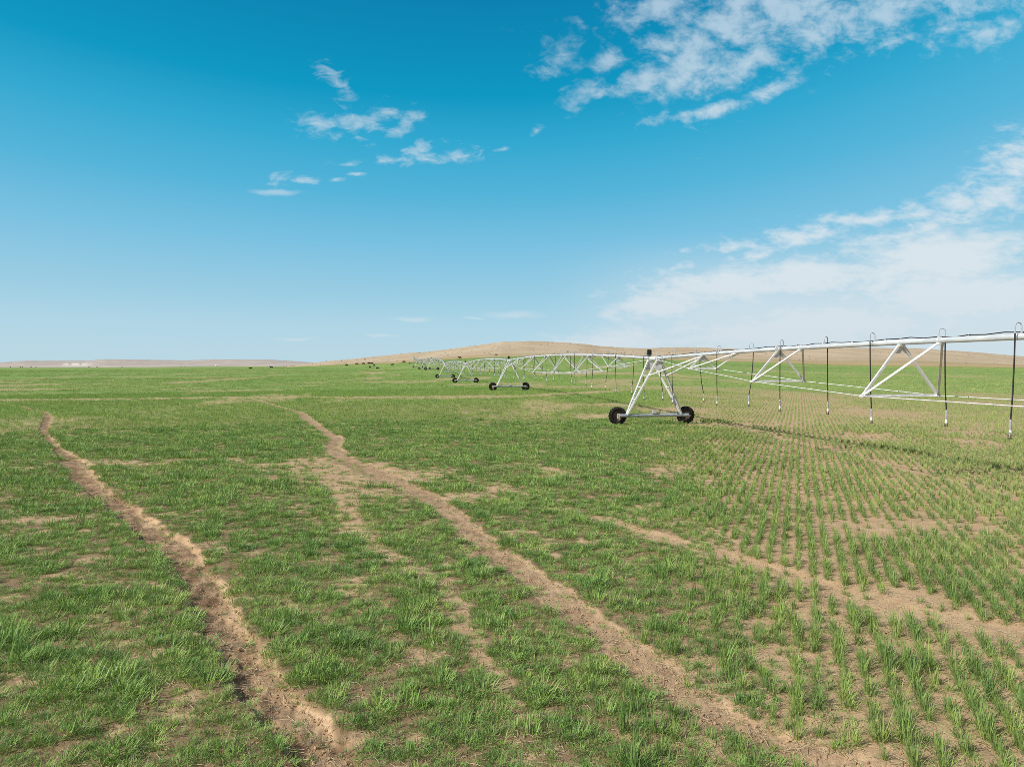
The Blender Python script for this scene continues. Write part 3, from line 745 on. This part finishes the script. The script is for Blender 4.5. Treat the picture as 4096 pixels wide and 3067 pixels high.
def obj(name, me, parent, loc=(0, 0, 0)):
    o = bpy.data.objects.new(name, me); link(o, parent); o.location = loc; return o
def make_tower(v, w):
    t = obj('drive_tower', frame_me, PIVOT, (0, v, w))
    for k in legs_me: obj('leg', legs_me[k], t)
    obj('base_beam', beam_me, t); obj('control_box', box_me, t); obj('drive_motor', mot_me, t)
    return t
def make_wheel_obj(u, v, w, turn):
    t = obj('wheel', tyre_me, PIVOT, (u, v, w)); r = obj('rim', rim_me, t); g = obj('gearbox', gear_me, t)
    t.rotation_euler = (0, turn, 0); g.rotation_euler = (0, -turn, 0)
    return t
TL = ['nearest tower, with the largest black wheels', 'second tower from the near end', 'third tower from the near end']
for i, (v, w) in enumerate(tow):
    t = make_tower(v, w)
    if i < 3: t['label'] = TL[i]
    for su in (-1, 1):
        c, s = math.cos(math.atan(SL)), math.sin(math.atan(SL))
        gx = PIVOT.location.x + su * 2.1 * c - (v + .36) * s; gy = PIVOT.location.y + su * 2.1 * s + (v + .36) * c
        make_wheel_obj(su * 2.1, v + .36, w + .52, random.random() * 6)

DROPS = []
def pipe_fn(v0, z0, v1, z1, rise):
    def f(v):
        s = (v - v0) / (v1 - v0); return z0 + (z1 - z0) * s + 4 * rise * s * (1 - s)
    return f
PROTO = {}
def make_span(v0, z0, v1, z1, rise, vmin=None, detail=2):
    f = pipe_fn(v0, z0, v1, z1, rise); L = v1 - v0
    p = MB(); vm = v0 if vmin is None else vmin
    n = 28; pts = [(0, vm + (v1 - vm) * k / n, f(vm + (v1 - vm) * k / n)) for k in range(n + 1)]
    p.tube(pts, .083, 14 if detail > 1 else 8)
    # bolted flange joints and cable clips
    k = v1 - 1.4
    while k > vm + .5:
        p.tube([(0, k - .035, f(k)), (0, k + .035, f(k))], .150, 16)
        for s_ in (-.07, .07): p.tube([(0, k + s_ - .02, f(k)), (0, k + s_ + .02, f(k))], .118, 12)
        k -= 11.9
    span = p.build('span_pipe', M_GALV, PIVOT, True, math.radians(50))
    cab = MB(); m = 60; cp = []
    for j in range(m + 1):
        v = vm + (v1 - vm) * j / m; cp.append((.03 + .02 * math.sin(j * 1.7), v, f(v) + .105 + .018 * (math.sin(j * 2.9) + math.sin(j * .9))))
    cab.tube(cp, .016, 6, 0); 
    for j in range(0, m, 3): cab.box((.03, cp[j][1], cp[j][2]), (.05, .03, .05), 1)
    obj('power_cable', cab.mesh('power_cable', [M_HOSE, M_WHITE], True), span)
    # trusses
    sd = 1 if L > 0 else -1
    nodes = []
    drops = [.70, 1.28, 1.62, 1.62, 1.28, .70]; wids = [1.36, 2.24, 2.58, 2.58, 2.24, 1.36]
    st = [.133, .2765, .4185, .5815, .7235, .867]
    for i in range(6):
        va = v0 + L * st[i]
        if vm > v0 and va < vm: nodes.append(None); continue
        z = f(va); dz, wd = drops[i], wids[i]
        toward = 1 if i < 3 else -1
        vb = va + toward * (3.4 if i in (0, 5) else 1.55)
        Ln = Vector((-wd / 2, va, z - dz)); Rn = Vector((wd / 2, va, z - dz))
        t = MB()
        for nd, sg in ((Ln, -1), (Rn, 1)):
            t.angle(nd, (sg * .07, va, z - .10), .070, .010, 0, sg); t.angle(nd + Vector((0, .01 * toward, 0)), (sg * .06, vb, f(vb) - .08), .070, .010, 0, -sg)
            t.box(nd, (.11, .16, .10), 0, .02)
        t.angle(Ln, Rn, .075, .010)
        yo = va - .012 * toward
        pl = [(-.12, yo, z - .09), (.12, yo, z - .09), (.22 * wd / 2.4, yo, z - .09 - .25), (-.22 * wd / 2.4, yo, z - .09 - .25)]
        t.add(pl + [(a, b + .012, c) for a, b, c in pl], [(0, 1, 2, 3), (7, 6, 5, 4), (0, 4, 5, 1), (1, 5, 6, 2), (2, 6, 7, 3), (3, 7, 4, 0)])
        for vv in (va, vb):
            t.box((0, vv, f(vv) - .10), (.20, .16, .05), 0, .01); t.tube([(0, vv - .03, f(vv)), (0, vv + .03, f(vv))], .104, 12)
        t.build('truss_frame', M_WHITE, span); nodes.append((Ln, Rn))
    nd = [n_ for n_ in nodes if n_]
    for side, sg in ((0, -1), (1, 1)):
        r = MB(); ch = [n_[side] for n_ in nd]
        start = [Vector((sg * .09, v0 + .5, z0 - .05))] if nodes[0] else [Vector((sg * 1.29, vm, f(vm) - 1.66))]
        r.tube(start + ch + [Vector((sg * .09, v1 - .5, z1 - .05))], .0145, 6); obj('truss_rod', r.mesh('truss_rod', M_WHITE, True), span)
    return f
def drop_mesh(side, length, bend):
    m = MB(); g = side * .17
    arc = [(0, 0, .09), (0, 0, .24)] + [(g / 2 - g / 2 * math.cos(a), .0, .26 + .085 * math.sin(a)) for a in (.5, 1.0, PI / 2, 2.14, 2.64)] + [(g, 0, .24), (g, 0, .06)]
    m.tube(arc, .0165, 8, 0)
    hz = [(g, 0, .08), (g + bend * .1, bend * .1, -.5 * length * .5), (g + bend * .45, bend * .3, -length * .7), (g + bend, bend * .6, -length)]
    m.tube(hz, .0180, 8, 1)
    m.tube([(0, 0, .085), (0, 0, .11)], .035, 8, 0)
    e = Vector(hz[-1]); nz = MB()
    nz.tube([e + Vector((0, 0, .02)), e + Vector((0, 0, -.02)), e + Vector((0, 0, -.22)), e + Vector((0, 0, -.24))], [.02, .028, .028, .02], 8, 0)
    nz.tube([e + Vector((0, 0, -.24)), e + Vector((0, 0, -.30)), e + Vector((0, 0, -.36))], [.024, .036, .03], 8, 1)
    for q in (0, 2.1, 4.2): nz.tube([e + Vector((.03 * math.cos(q), .03 * math.sin(q), -.35)), e + Vector((.045 * math.cos(q), .045 * math.sin(q), -.40)), e + Vector((.04 * math.cos(q), .04 * math.sin(q), -.45))], .007, 4, 2)
    nz.tube([e + Vector((0, 0, -.44)), e + Vector((0, 0, -.455))], .055, 10, 2)
    return m, nz
DV = []
for i in range(6):
    side = -1 if i % 2 == 0 else 1
    m, nz = drop_mesh(side, [2.0, 1.95, 2.05, 1.98, 2.1, 1.92][i], [.04, .20, -.13, .10, .07, -.18][i])
    DV.append((m.mesh('drop_hose', [M_GOOSE, M_HOSE], True), nz.mesh('nozzle', [M_WEIGHT, M_NOZ, M_HOSE], True), m, nz))

spans = []
zT = [w + PH for v, w in tow]
T0v = V_of(-6); T0z = 3.75 - base_z
spans.append((T0v, T0z, tow[0][0], zT[0], .32, V_of(9.5)))
rises = [.42, .42, .45, .7, .45, .5, .5]
for i in range(7): spans.append((tow[i][0], zT[i], tow[i + 1][0], zT[i + 1], rises[i], None))
fns = []
for i, s in enumerate(spans): fns.append(make_span(*s, detail=2 if i < 4 else 1))
# drop hoses, nearest first: the first hundred as parts, the far rest as one
allv = []
for i, s in enumerate(spans):
    if i == 0:
        v = V_of(41.05); st_ = -2.66; lo = s[5]; k = 0; vals = []
        while v > lo + .3: vals.append(v); v += st_
        sd_ = [(-1) ** (j + 1) * -1 for j in range(len(vals))]
        for j, v in enumerate(vals): allv.append((v, fns[0](v), 1 if j % 2 == 0 else 0))
    else:
        v = s[0] + 1.3; j = 0
        while v < s[2] - .8: allv.append((v, fns[i](v), j % 2)); v += 2.66; j += 1
near = [a for a in allv if a[0] < V_of(41)]; rest_ = sorted([a for a in allv if a[0] >= V_of(41)])
order = near + rest_
stuffm = MB()
for k, (v, z, par) in enumerate(order):
    ch = random.choice([0, 2, 4]) if par == 0 else random.choice([1, 3, 5])
    ln = random.uniform(.95, 1.12) if k > 12 else random.uniform(.97, 1.14)
    if k < 99:
        h = obj('drop_hose', DV[ch][0], PIVOT, (0, v, z)); h.scale = (1, 1, 1)
        obj('nozzle', DV[ch][1], h)
        h.rotation_euler = (random.uniform(-.015, .015), random.uniform(-.015, .015), random.uniform(-.5, .5) if k < 12 else random.uniform(-.3, .3))
    else:
        for src, mo in ((DV[ch][2], 0), (DV[ch][3], 2)):
            stuffm.add([(x, y + v, q + z) for x, y, q in src.v], src.f, mo); stuffm.m[-len(src.m):] = [i + mo for i in src.m]
so = obj('drop_hose', stuffm.mesh('far_hoses', [M_GOOSE, M_HOSE, M_WEIGHT, M_NOZ, M_HOSE], True), PIVOT); so['kind'] = 'stuff'

# ------------------------------------------------------------------ cattle
def cow_mesh(name, pose):
    if pose == 'lying':
        dz = -.62
    else: dz = 0
    J = []; E = []; Rr = []
    def j(p, r, par=None):
        J.append(p); Rr.append(r); i = len(J) - 1
        if par is not None: E.append((par, i))
        return i
    pel = j((-.62, 0, 1.08 + dz), (.30, .33)); bel = j((-.15, 0, 1.0 + dz), (.37, .40), pel); che = j((.38, 0, 1.0 + dz), (.32, .40), bel); ner = j((.68, 0, 1.10 + dz), (.20, .28), che)
    if pose == 'graze':
        n2 = j((.95, 0, .82), (.14, .18), ner); pol = j((1.15, 0, .52), (.12, .14), n2); mu = j((1.28, 0, .20), (.075, .08), pol); j((1.30, 0, .10), (.06, .06), mu)
    else:
        n2 = j((.92, 0, 1.30 + dz), (.14, .18), ner); pol = j((1.10, 0, 1.42 + dz), (.12, .14), n2); mu = j((1.38, 0, 1.26 + dz), (.08, .09), pol); j((1.46, 0, 1.22 + dz), (.065, .065), mu)
    for s in (-1, 1):
        j((pol and 1.10 if pose == 'graze' else 1.05, s * .20, (.62 if pose == 'graze' else 1.42 + dz)), (.03, .05), pol)
        if pose != 'lying':
            fs = .10 if s > 0 else -.06
            a = j((.42, s * .17, .74), (.12, .14), che); b = j((.46 + fs, s * .18, .42), (.065, .07), a); c = j((.45 + fs, s * .18, .12), (.045, .05), b); j((.48 + fs, s * .18, .02), (.06, .06), c)
            h = j((-.66, s * .19, .80), (.17, .20), pel); k = j((-.56 - fs, s * .21, .60), (.10, .12), h); l = j((-.80 - fs, s * .20, .40), (.055, .06), k); q = j((-.74 - fs, s * .20, .12), (.045, .045), l); j((-.70 - fs, s * .20, .02), (.06, .06), q)
        else:
            a = j((.48, s * .30, .20), (.12, .12), che); j((.85, s * .30, .10), (.07, .07), a)
            h = j((-.5, s * .38, .22), (.16, .16), pel); j((-.1, s * .45, .09), (.08, .08), h)
    t = j((-.93, 0, 1.10 + dz), (.05, .05), pel); t2 = j((-1.02, 0, .75 + dz * .6), (.025, .03), t); j((-1.0, 0, max(.40 + dz, .1)), (.045, .05), t2)
    me = bpy.data.meshes.new(name + ' cage'); me.from_pydata(J, E, [])
    o = bpy.data.objects.new(name, me); COL.objects.link(o)
    sk = o.modifiers.new('skin', 'SKIN'); sk.use_smooth_shade = True
    for i, r in enumerate(Rr): me.skin_vertices[0].data[i].radius = r
    me.skin_vertices[0].data[0].use_root = True
    sb = o.modifiers.new('sub', 'SUBSURF'); sb.levels = sb.render_levels = 2
    dg = bpy.context.evaluated_depsgraph_get(); dg.update()
    out = bpy.data.meshes.new_from_object(o.evaluated_get(dg)); out.name = name; out.materials.clear(); out.materials.append(M_COW)
    zmin = min(v.co.z for v in out.vertices)
    for v in out.vertices: v.co.z -= zmin
    bpy.data.objects.remove(o, do_unlink=True)
    return out
GRAZE = cow_mesh('cow grazing', 'graze'); STAND = cow_mesh('cow standing', 'stand'); LYING = cow_mesh('cow lying', 'lying')
hill_tab = HG
def hill_z(x, y):
    X, Y, Zz, S = HG; i = np.argmin((X - x) ** 2 + (Y - y) ** 2); return float(Zz.flat[i])
COWS = [  # x, y, heading (degrees, 0 = facing right), mesh, label
 (-123.8, 531.5, -35, GRAZE, 'black cow grazing alone, leftmost of the herd in front of the tan hill'),
 (-119.4, 546, 0, GRAZE, 'black cow grazing side-on at the field edge, second from left of the herd'),
 (-114.6, 548, -30, GRAZE, 'black cow at the field edge between the side-on grazer and the overlapping pair'),
 (-110.6, 549, 180, STAND, 'black cow at the left of the overlapping pair on the field edge'),
 (-107.9, 546, -8, GRAZE, 'black cow at the right of the overlapping pair on the field edge'),
 (-98, 505.5, -60, GRAZE, 'black cow grazing just below the overlapping pair'),
 (-97.6, 488, 120, GRAZE, 'black cow seen end-on in the grass below the overlapping pair, to its left'),
 (-86, 455, 150, GRAZE, 'black cow with head down, lowest in the grass of the herd'),
 (-85.7, 507.6, 5, LYING, 'black cow lying down between the herd and the farthest irrigation tower'),
 (-79.5, 524, 200, GRAZE, 'black cow at the field edge left of the farthest irrigation tower'),
 (-33.5, 458, 170, STAND, 'black cow standing on the field edge above the second and third irrigation towers'),
 (-169.8, 501, 170, STAND, 'black cow standing on the far green field, well left of the herd'),
 (-180.1, 488.8, 0, LYING, 'black cow lying in the grass left of the lone standing cow')]
for x, y, rz, me, lab in COWS:
    o = obj('cow', me, None, (x, y, ground_at(x, y) - .02)); o.rotation_euler = (0, 0, math.radians(rz)); o.scale = (1.2,) * 3; tag(o, lab, 'cow', 'black cattle grazing on the field')
x, y = -12.4, 545.0
o = obj('cow', GRAZE, None, (x, y, hill_z(x, y) - .05)); o.rotation_euler = (0, 0, 0); tag(o, 'black cow grazing on the tan hillside above the green field', 'cow', 'black cattle grazing on the field')
FARC = [(-.706, 1180, 0), (-.692, 1150, 20), (-.689, 1165, 180), (-.677, 1170, 10), (-.670, 1190, 90), (-.5955, 1210, 0), (-.584, 1190, 30), (-.549, 1230, 0), (-.466, 1160, 0), (-.460, 1150, 180)]
FARL = ['tiny far-off black cow near the left edge of the photo', 'tiny far-off black cow, left one of a close pair near the left edge', 'tiny far-off black cow, right one of a close pair near the left edge',
        'tiny far-off black cow just left of the foot of the white bank', 'smallest far-off black cow below the left end of the white bank', 'tiny far-off black cow just right of the white bank',
        'tiny far-off black cow below the dark gully right of the white bank', 'tiny far-off black cow standing alone midway along the left horizon',
        'tiny far-off black cow, left one of the pair left of the white shed', 'tiny far-off black cow, right one of the pair left of the white shed']
for (a, d, rz), lab in zip(FARC, FARL):
    x, y = a * d, d
    o = obj('cow', GRAZE if int(d) % 20 else STAND, None, (x, y, ground_at(x, y) - .05)); o.rotation_euler = (0, 0, math.radians(rz)); tag(o, lab, 'cow', 'far-off black cattle along the left horizon')

# small white shed at the foot of the distant hills
shed = bpy.data.objects.new('shed', None); link(shed); sx, sy = -.4165 * 2900, 2900.0
xx = FARHILL.data
vz = np.empty(len(xx.vertices) * 3, dtype=np.float32); xx.vertices.foreach_get('co', vz); vz = vz.reshape(-1, 3)
sz = float(vz[np.argmin((vz[:, 0] - sx) ** 2 + (vz[:, 1] - sy) ** 2), 2])
shed.location = (sx, sy, sz); tag(shed, 'tiny white shed at the foot of the distant hills', 'shed')
w_ = MB(); w_.box((0, 0, 1.9), (6.5, 5, 4.4)); w_.build('wall', M_NOZ, shed)
r_ = MB(); r_.add([(-3.6, -2.9, 4.0), (3.6, -2.9, 4.0), (3.6, 2.9, 4.0), (-3.6, 2.9, 4.0), (-3.6, 0, 5.6), (3.6, 0, 5.6)], [(0, 1, 5, 4), (2, 3, 4, 5), (0, 4, 3), (1, 2, 5), (3, 2, 1, 0)]); r_.build('roof', M_NOZ, shed)
d_ = MB(); d_.box((2.0, -2.52, 1.3), (1.8, .08, 2.6)); d_.build('door', M_BOX, shed)

# ------------------------------------------------------------------ sky, sun, camera
SUN_EL = math.radians(37); SUN_AZ = math.radians(-118)       # azimuth from straight ahead, negative = left
W = bpy.data.worlds.new('World'); scene.world = W; W.use_nodes = True
nt = W.node_tree; nt.nodes.clear(); g = G(nt)
sky = g.n('ShaderNodeTexSky', sky_type='NISHITA', sun_disc=False); sky.sun_elevation = SUN_EL; sky.sun_rotation = SUN_AZ
tc = g.n('ShaderNodeTexCoord').outputs['Generated']; sp = g.n('ShaderNodeSeparateXYZ'); nt.links.new(tc, sp.inputs[0]); dx, dy, dz = sp.outputs
hor = g.math('SQRT', g.math('ADD', g.math('ADD', g.math('MULTIPLY', dx, dx), g.math('MULTIPLY', dy, dy)), 1e-5))
tanel = g.math('DIVIDE', dz, hor); saz = g.math('ADD', g.math('DIVIDE', dx, hor), .05)
s2 = g.math('MULTIPLY', saz, saz)
kk = g.math('ADD', .20, g.math('MULTIPLY', g.math('GREATER_THAN', saz, 0), .38))
fall = g.math('MAXIMUM', g.math('SUBTRACT', 1, g.math('MULTIPLY', s2, kk)), .55)
e = g.math('MULTIPLY', tanel, fall)
cr = g.n('ShaderNodeValToRGB'); nt.links.new(g.math('DIVIDE', e, .8, clamp=True), cr.inputs[0])
stops = [(0.0, (.50, .69, .79)), (.020, (.49, .69, .79)), (.056, (.435, .675, .80)), (.095, (.335, .62, .775)), (.169, (.195, .540, .762)), (.237, (.090, .465, .705)), (.310, (.030, .400, .645)), (.377, (.0, .318, .55)), (.450, (.0, .262, .485)), (.518, (.0, .218, .44)), (.9, (.0, .13, .35)), (1.4, (0, .09, .28))]
el = cr.color_ramp.elements; el[0].position = 0; el[0].color = rgb(*stops[0][1]); el[1].position = 1.0; el[1].color = rgb(0, .13, .35)
for p_, c_ in stops[1:-2]:
    q = el.new(p_ / .8); q.color = rgb(*c_)
ten = g.n('ShaderNodeVectorMath', operation='SCALE'); nt.links.new(cr.outputs[0], ten.inputs[0]); ten.inputs['Scale'].default_value = 10.0
base = g.mix(.965, sky.outputs[0], ten.outputs[0])
# clouds: broken altocumulus sheets, given by direction (tangent of azimuth, tangent of elevation)
front = g.math('GREATER_THAN', dy, .08); sdy = g.math('MAXIMUM', dy, .08)
ca = g.math('DIVIDE', dx, sdy); cb = g.math('DIVIDE', dz, sdy)
cv = g.n('ShaderNodeCombineXYZ'); nt.links.new(ca, cv.inputs[0]); nt.links.new(cb, cv.inputs[1]); cv = cv.outputs[0]
wn = g.n('ShaderNodeTexNoise'); wn.noise_dimensions = '3D'; nt.links.new(cv, wn.inputs['Vector']); wn.inputs['Scale'].default_value = 9; wn.inputs['Detail'].default_value = 3
wv = g.n('ShaderNodeVectorMath', operation='MULTIPLY_ADD'); nt.links.new(wn.outputs['Color'], wv.inputs[0]); wv.inputs[1].default_value = (.06, .03, 0); nt.links.new(cv, wv.inputs[2]); wvo = wv.outputs[0]
def ell(lst):
    best = None
    for a, b, ra, rb, tilt in lst:
        mp = g.n('ShaderNodeMapping', vector_type='TEXTURE'); nt.links.new(wvo, mp.inputs[0])
        mp.inputs['Location'].default_value = (a + .03, b + .015, 0); mp.inputs['Rotation'].default_value = (0, 0, math.radians(tilt)); mp.inputs['Scale'].default_value = (ra, rb, 1)
        ln = g.n('ShaderNodeVectorMath', operation='LENGTH'); nt.links.new(mp.outputs[0], ln.inputs[0])
        v = g.math('SUBTRACT', 1.0, ln.outputs['Value'])
        best = v if best is None else g.math('MAXIMUM', best, v)
    return best
def T(px, py, rx, ry, tilt=0): return ((px - 2048) / 2841, (1472 - py) / 2841, rx / 2841, ry / 2841, tilt)
PUFF = [(.387, .505, .26, .090, 8), (.55, .520, .24, .070, 6), (.243, .440, .09, .085, 20), (.19, .405, .075, .022, 16), (.101, .382, .042, .022, 24), (.065, .436, .040, .028, 30), (.134, .430, .034, .018, 24),
        (.27, .362, .085, .013, 14), (.36, .385, .06, .012, 14), (.66, .465, .075, .028, 18), (.54, .455, .04, .012, 8), (.039, .333, .012, .008, 25), (.21, .50, .06, .03, 30), (.33, .43, .12, .035, 6), (.30, .475, .1, .05, 8),
        ]
PUFFL = [(-.247, .402, .045, .016, -38), (-.207, .346, .052, .026, 4), (-.274, .342, .036, .022, -6), (-.140, .350, .020, .018, 10), (-.158, .332, .022, .013, 20), (-.165, .360, .020, .007, -12), (-.150, .291, .062, .009, 2), (-.122, .304, .040, .014, 10), (-.072, .300, .042, .016, -4),
        (-.310, .2675, .044, .010, -2), (-.245, .2665, .014, .004, 0), (-.225, .271, .016, .004, 0), (-.02, .306, .02, .005, 14), (-.235, .287, .03, .006, 0)]
BANK = [(.59, .150, .19, .060, 5), (.62, .10, .26, .06, 3), (.30, .112, .19, .038, 3), (.40, .125, .14, .04, 6), (.42, .055, .34, .05, 2), (.20, .085, .09, .03, 6), (.14, .035, .14, .03, 2)]
BANKU = [(.71, .285, .085, .055, 32), (.66, .238, .13, .040, 16), (.58, .222, .08, .018, 8), (.505, .214, .10, .016, 5), (.41, .184, .110, .022, 9), (.30, .168, .07, .012, 8), (.345, .158, .07, .014, 4), (.22, .140, .07, .009, 4), (.55, .19, .12, .02, 8)]
THIN = [(-.135, .0705, .042, .0055, -3), (-.055, .069, .02, .003, 0), (-.30, .046, .045, .0035, 0), (-.18, .046, .03, .003, 0), (.0, .075, .06, .008, 0), (-.33, .25, .05, .006, 0)]
def cscale(v, sx, sy, rot=0):
    mp = g.n('ShaderNodeMapping'); nt.links.new(v, mp.inputs[0]); mp.inputs['Scale'].default_value = (sx, sy, 1); mp.inputs['Rotation'].default_value = (0, 0, math.radians(rot)); return mp.outputs[0]
pn = g.noise(cscale(cv, 1, 1.4, -15), 20, 8, .62, .3); pn2 = g.noise(cscale(cv, 1, 1.5, -20), 55, 5, .6, .2)
pnx = g.math('ADD', g.math('MULTIPLY', pn, .75), g.math('MULTIPLY', pn2, .25))
lw = g.noise(cscale(cv, 1, 1.9, -8), 33, 8, .62, .5)
lv = g.math('ADD', g.math('MULTIPLY', g.math('MAXIMUM', ell(PUFFL), -1), .75), g.math('MULTIPLY', g.math('SUBTRACT', lw, .5), 2.9))
la = g.math('MULTIPLY', g.ss(lv, .0, 1.1), .54)
pv = g.math('ADD', g.math('MULTIPLY', g.math('MAXIMUM', ell(PUFF), -1), .60), g.math('MULTIPLY', g.math('SUBTRACT', pnx, .5), 2.75))
pa = g.math('MULTIPLY', g.ss(pv, -.04, .78), g.math('ADD', .52, g.math('MULTIPLY', g.ss(ca, -.02, .3), .22)))
bn = g.math('ADD', g.math('MULTIPLY', g.noise(cscale(cv, 1, 2.3, -10), 13, 9, .62, .4), .6), g.math('MULTIPLY', g.noise(cscale(cv, 1, 2.6, -14), 42, 6, .6, .3), .4))
bv = g.math('ADD', g.math('MULTIPLY', g.math('MAXIMUM', ell(BANK), -1), 1.05), g.math('MULTIPLY', g.math('SUBTRACT', bn, .5), 2.1))
ba = g.math('MULTIPLY', g.ss(bv, -.12, .80), .82)
un = g.math('ADD', g.math('MULTIPLY', g.noise(cscale(cv, 1, 2.2, -16), 24, 8, .6, .3), .7), g.math('MULTIPLY', g.noise(cscale(cv, 1, 2.2, -18), 60, 5, .6, .3), .3))
uv = g.math('ADD', g.math('MULTIPLY', g.math('MAXIMUM', ell(BANKU), -1), .62), g.math('MULTIPLY', g.math('SUBTRACT', un, .5), 2.4))
ba = g.math('MAXIMUM', ba, g.math('MULTIPLY', g.ss(uv, -.08, .80), .74))
hz = g.math('MULTIPLY', g.ss(ca, .02, .32), g.math('MULTIPLY', g.ss(cb, .20, .06), .62)); ba = g.math('MAXIMUM', ba, hz)
tv = g.math('ADD', ell(THIN), g.math('MULTIPLY', g.math('SUBTRACT', bn, .5), 1.2)); ta_ = g.math('MULTIPLY', g.ss(tv, .0, .9), .4)
al = g.math('MAXIMUM', g.math('MAXIMUM', g.math('MAXIMUM', pa, la), ba), ta_)
al = g.math('MULTIPLY', al, front)
oz = g.math('MAXIMUM', dz, .12); ov = g.n('ShaderNodeCombineXYZ'); nt.links.new(g.math('DIVIDE', dx, oz), ov.inputs[0]); nt.links.new(g.math('DIVIDE', dy, oz), ov.inputs[1])
on = g.noise(ov.outputs[0], 1.1, 7, .6, .3)
oa = g.math('MULTIPLY', g.ss(on, .30, .52), g.math('MAXIMUM', g.ss(tanel, .62, .95), g.ss(dy, .05, -.25)))
ccol = g.mix(g.ss(cb, .02, .16), rgb(6.9, 7.6, 8.1), rgb(7.7, 8.2, 8.5))
ccol = g.mix(g.ss(cb, .26, .50), ccol, rgb(5.6, 7.0, 8.1))
base = g.mix(al, base, ccol)
base = g.mix(g.math('MULTIPLY', oa, .85), base, rgb(3.4, 3.3, 3.1))  # unseen warm-white cloud cover overhead and behind, added to neutralise blue ambient light
bg = g.n('ShaderNodeBackground'); nt.links.new(base, bg.inputs[0]); bg.inputs[1].default_value = .1
wo = g.n('ShaderNodeOutputWorld'); nt.links.new(bg.outputs[0], wo.inputs[0])

sl = bpy.data.lights.new('Sun', 'SUN'); sl.energy = 5.0; sl.angle = math.radians(.5); sl.color = (1, .95, .87)
so_ = bpy.data.objects.new('Sun', sl); link(so_)
to_sun = Vector((math.sin(SUN_AZ) * math.cos(SUN_EL), math.cos(SUN_AZ) * math.cos(SUN_EL), math.sin(SUN_EL)))
so_.rotation_euler = to_sun.to_track_quat('Z', 'Y').to_euler(); so_.location = (-30, -5, 40)

cam = bpy.data.cameras.new('Camera'); co = bpy.data.objects.new('Camera', cam); link(co); scene.camera = co
cam.sensor_width = 36; cam.lens = 24.97; cam.clip_end = 30000; cam.clip_start = .1
co.location = (0, 0, CAM_Z); co.rotation_euler = (math.radians(90 - 1.24), 0, 0)
scene.view_settings.view_transform = 'Standard'; scene.view_settings.look = 'None'; scene.view_settings.exposure = 0
scene.render.engine = 'CYCLES'
try:
    scene.cycles.use_denoising = False; scene.cycles.pixel_filter_type = 'BLACKMAN_HARRIS'; scene.cycles.filter_width = .8; scene.cycles.max_bounces = 6; scene.cycles.transparent_max_bounces = 4
except Exception: pass
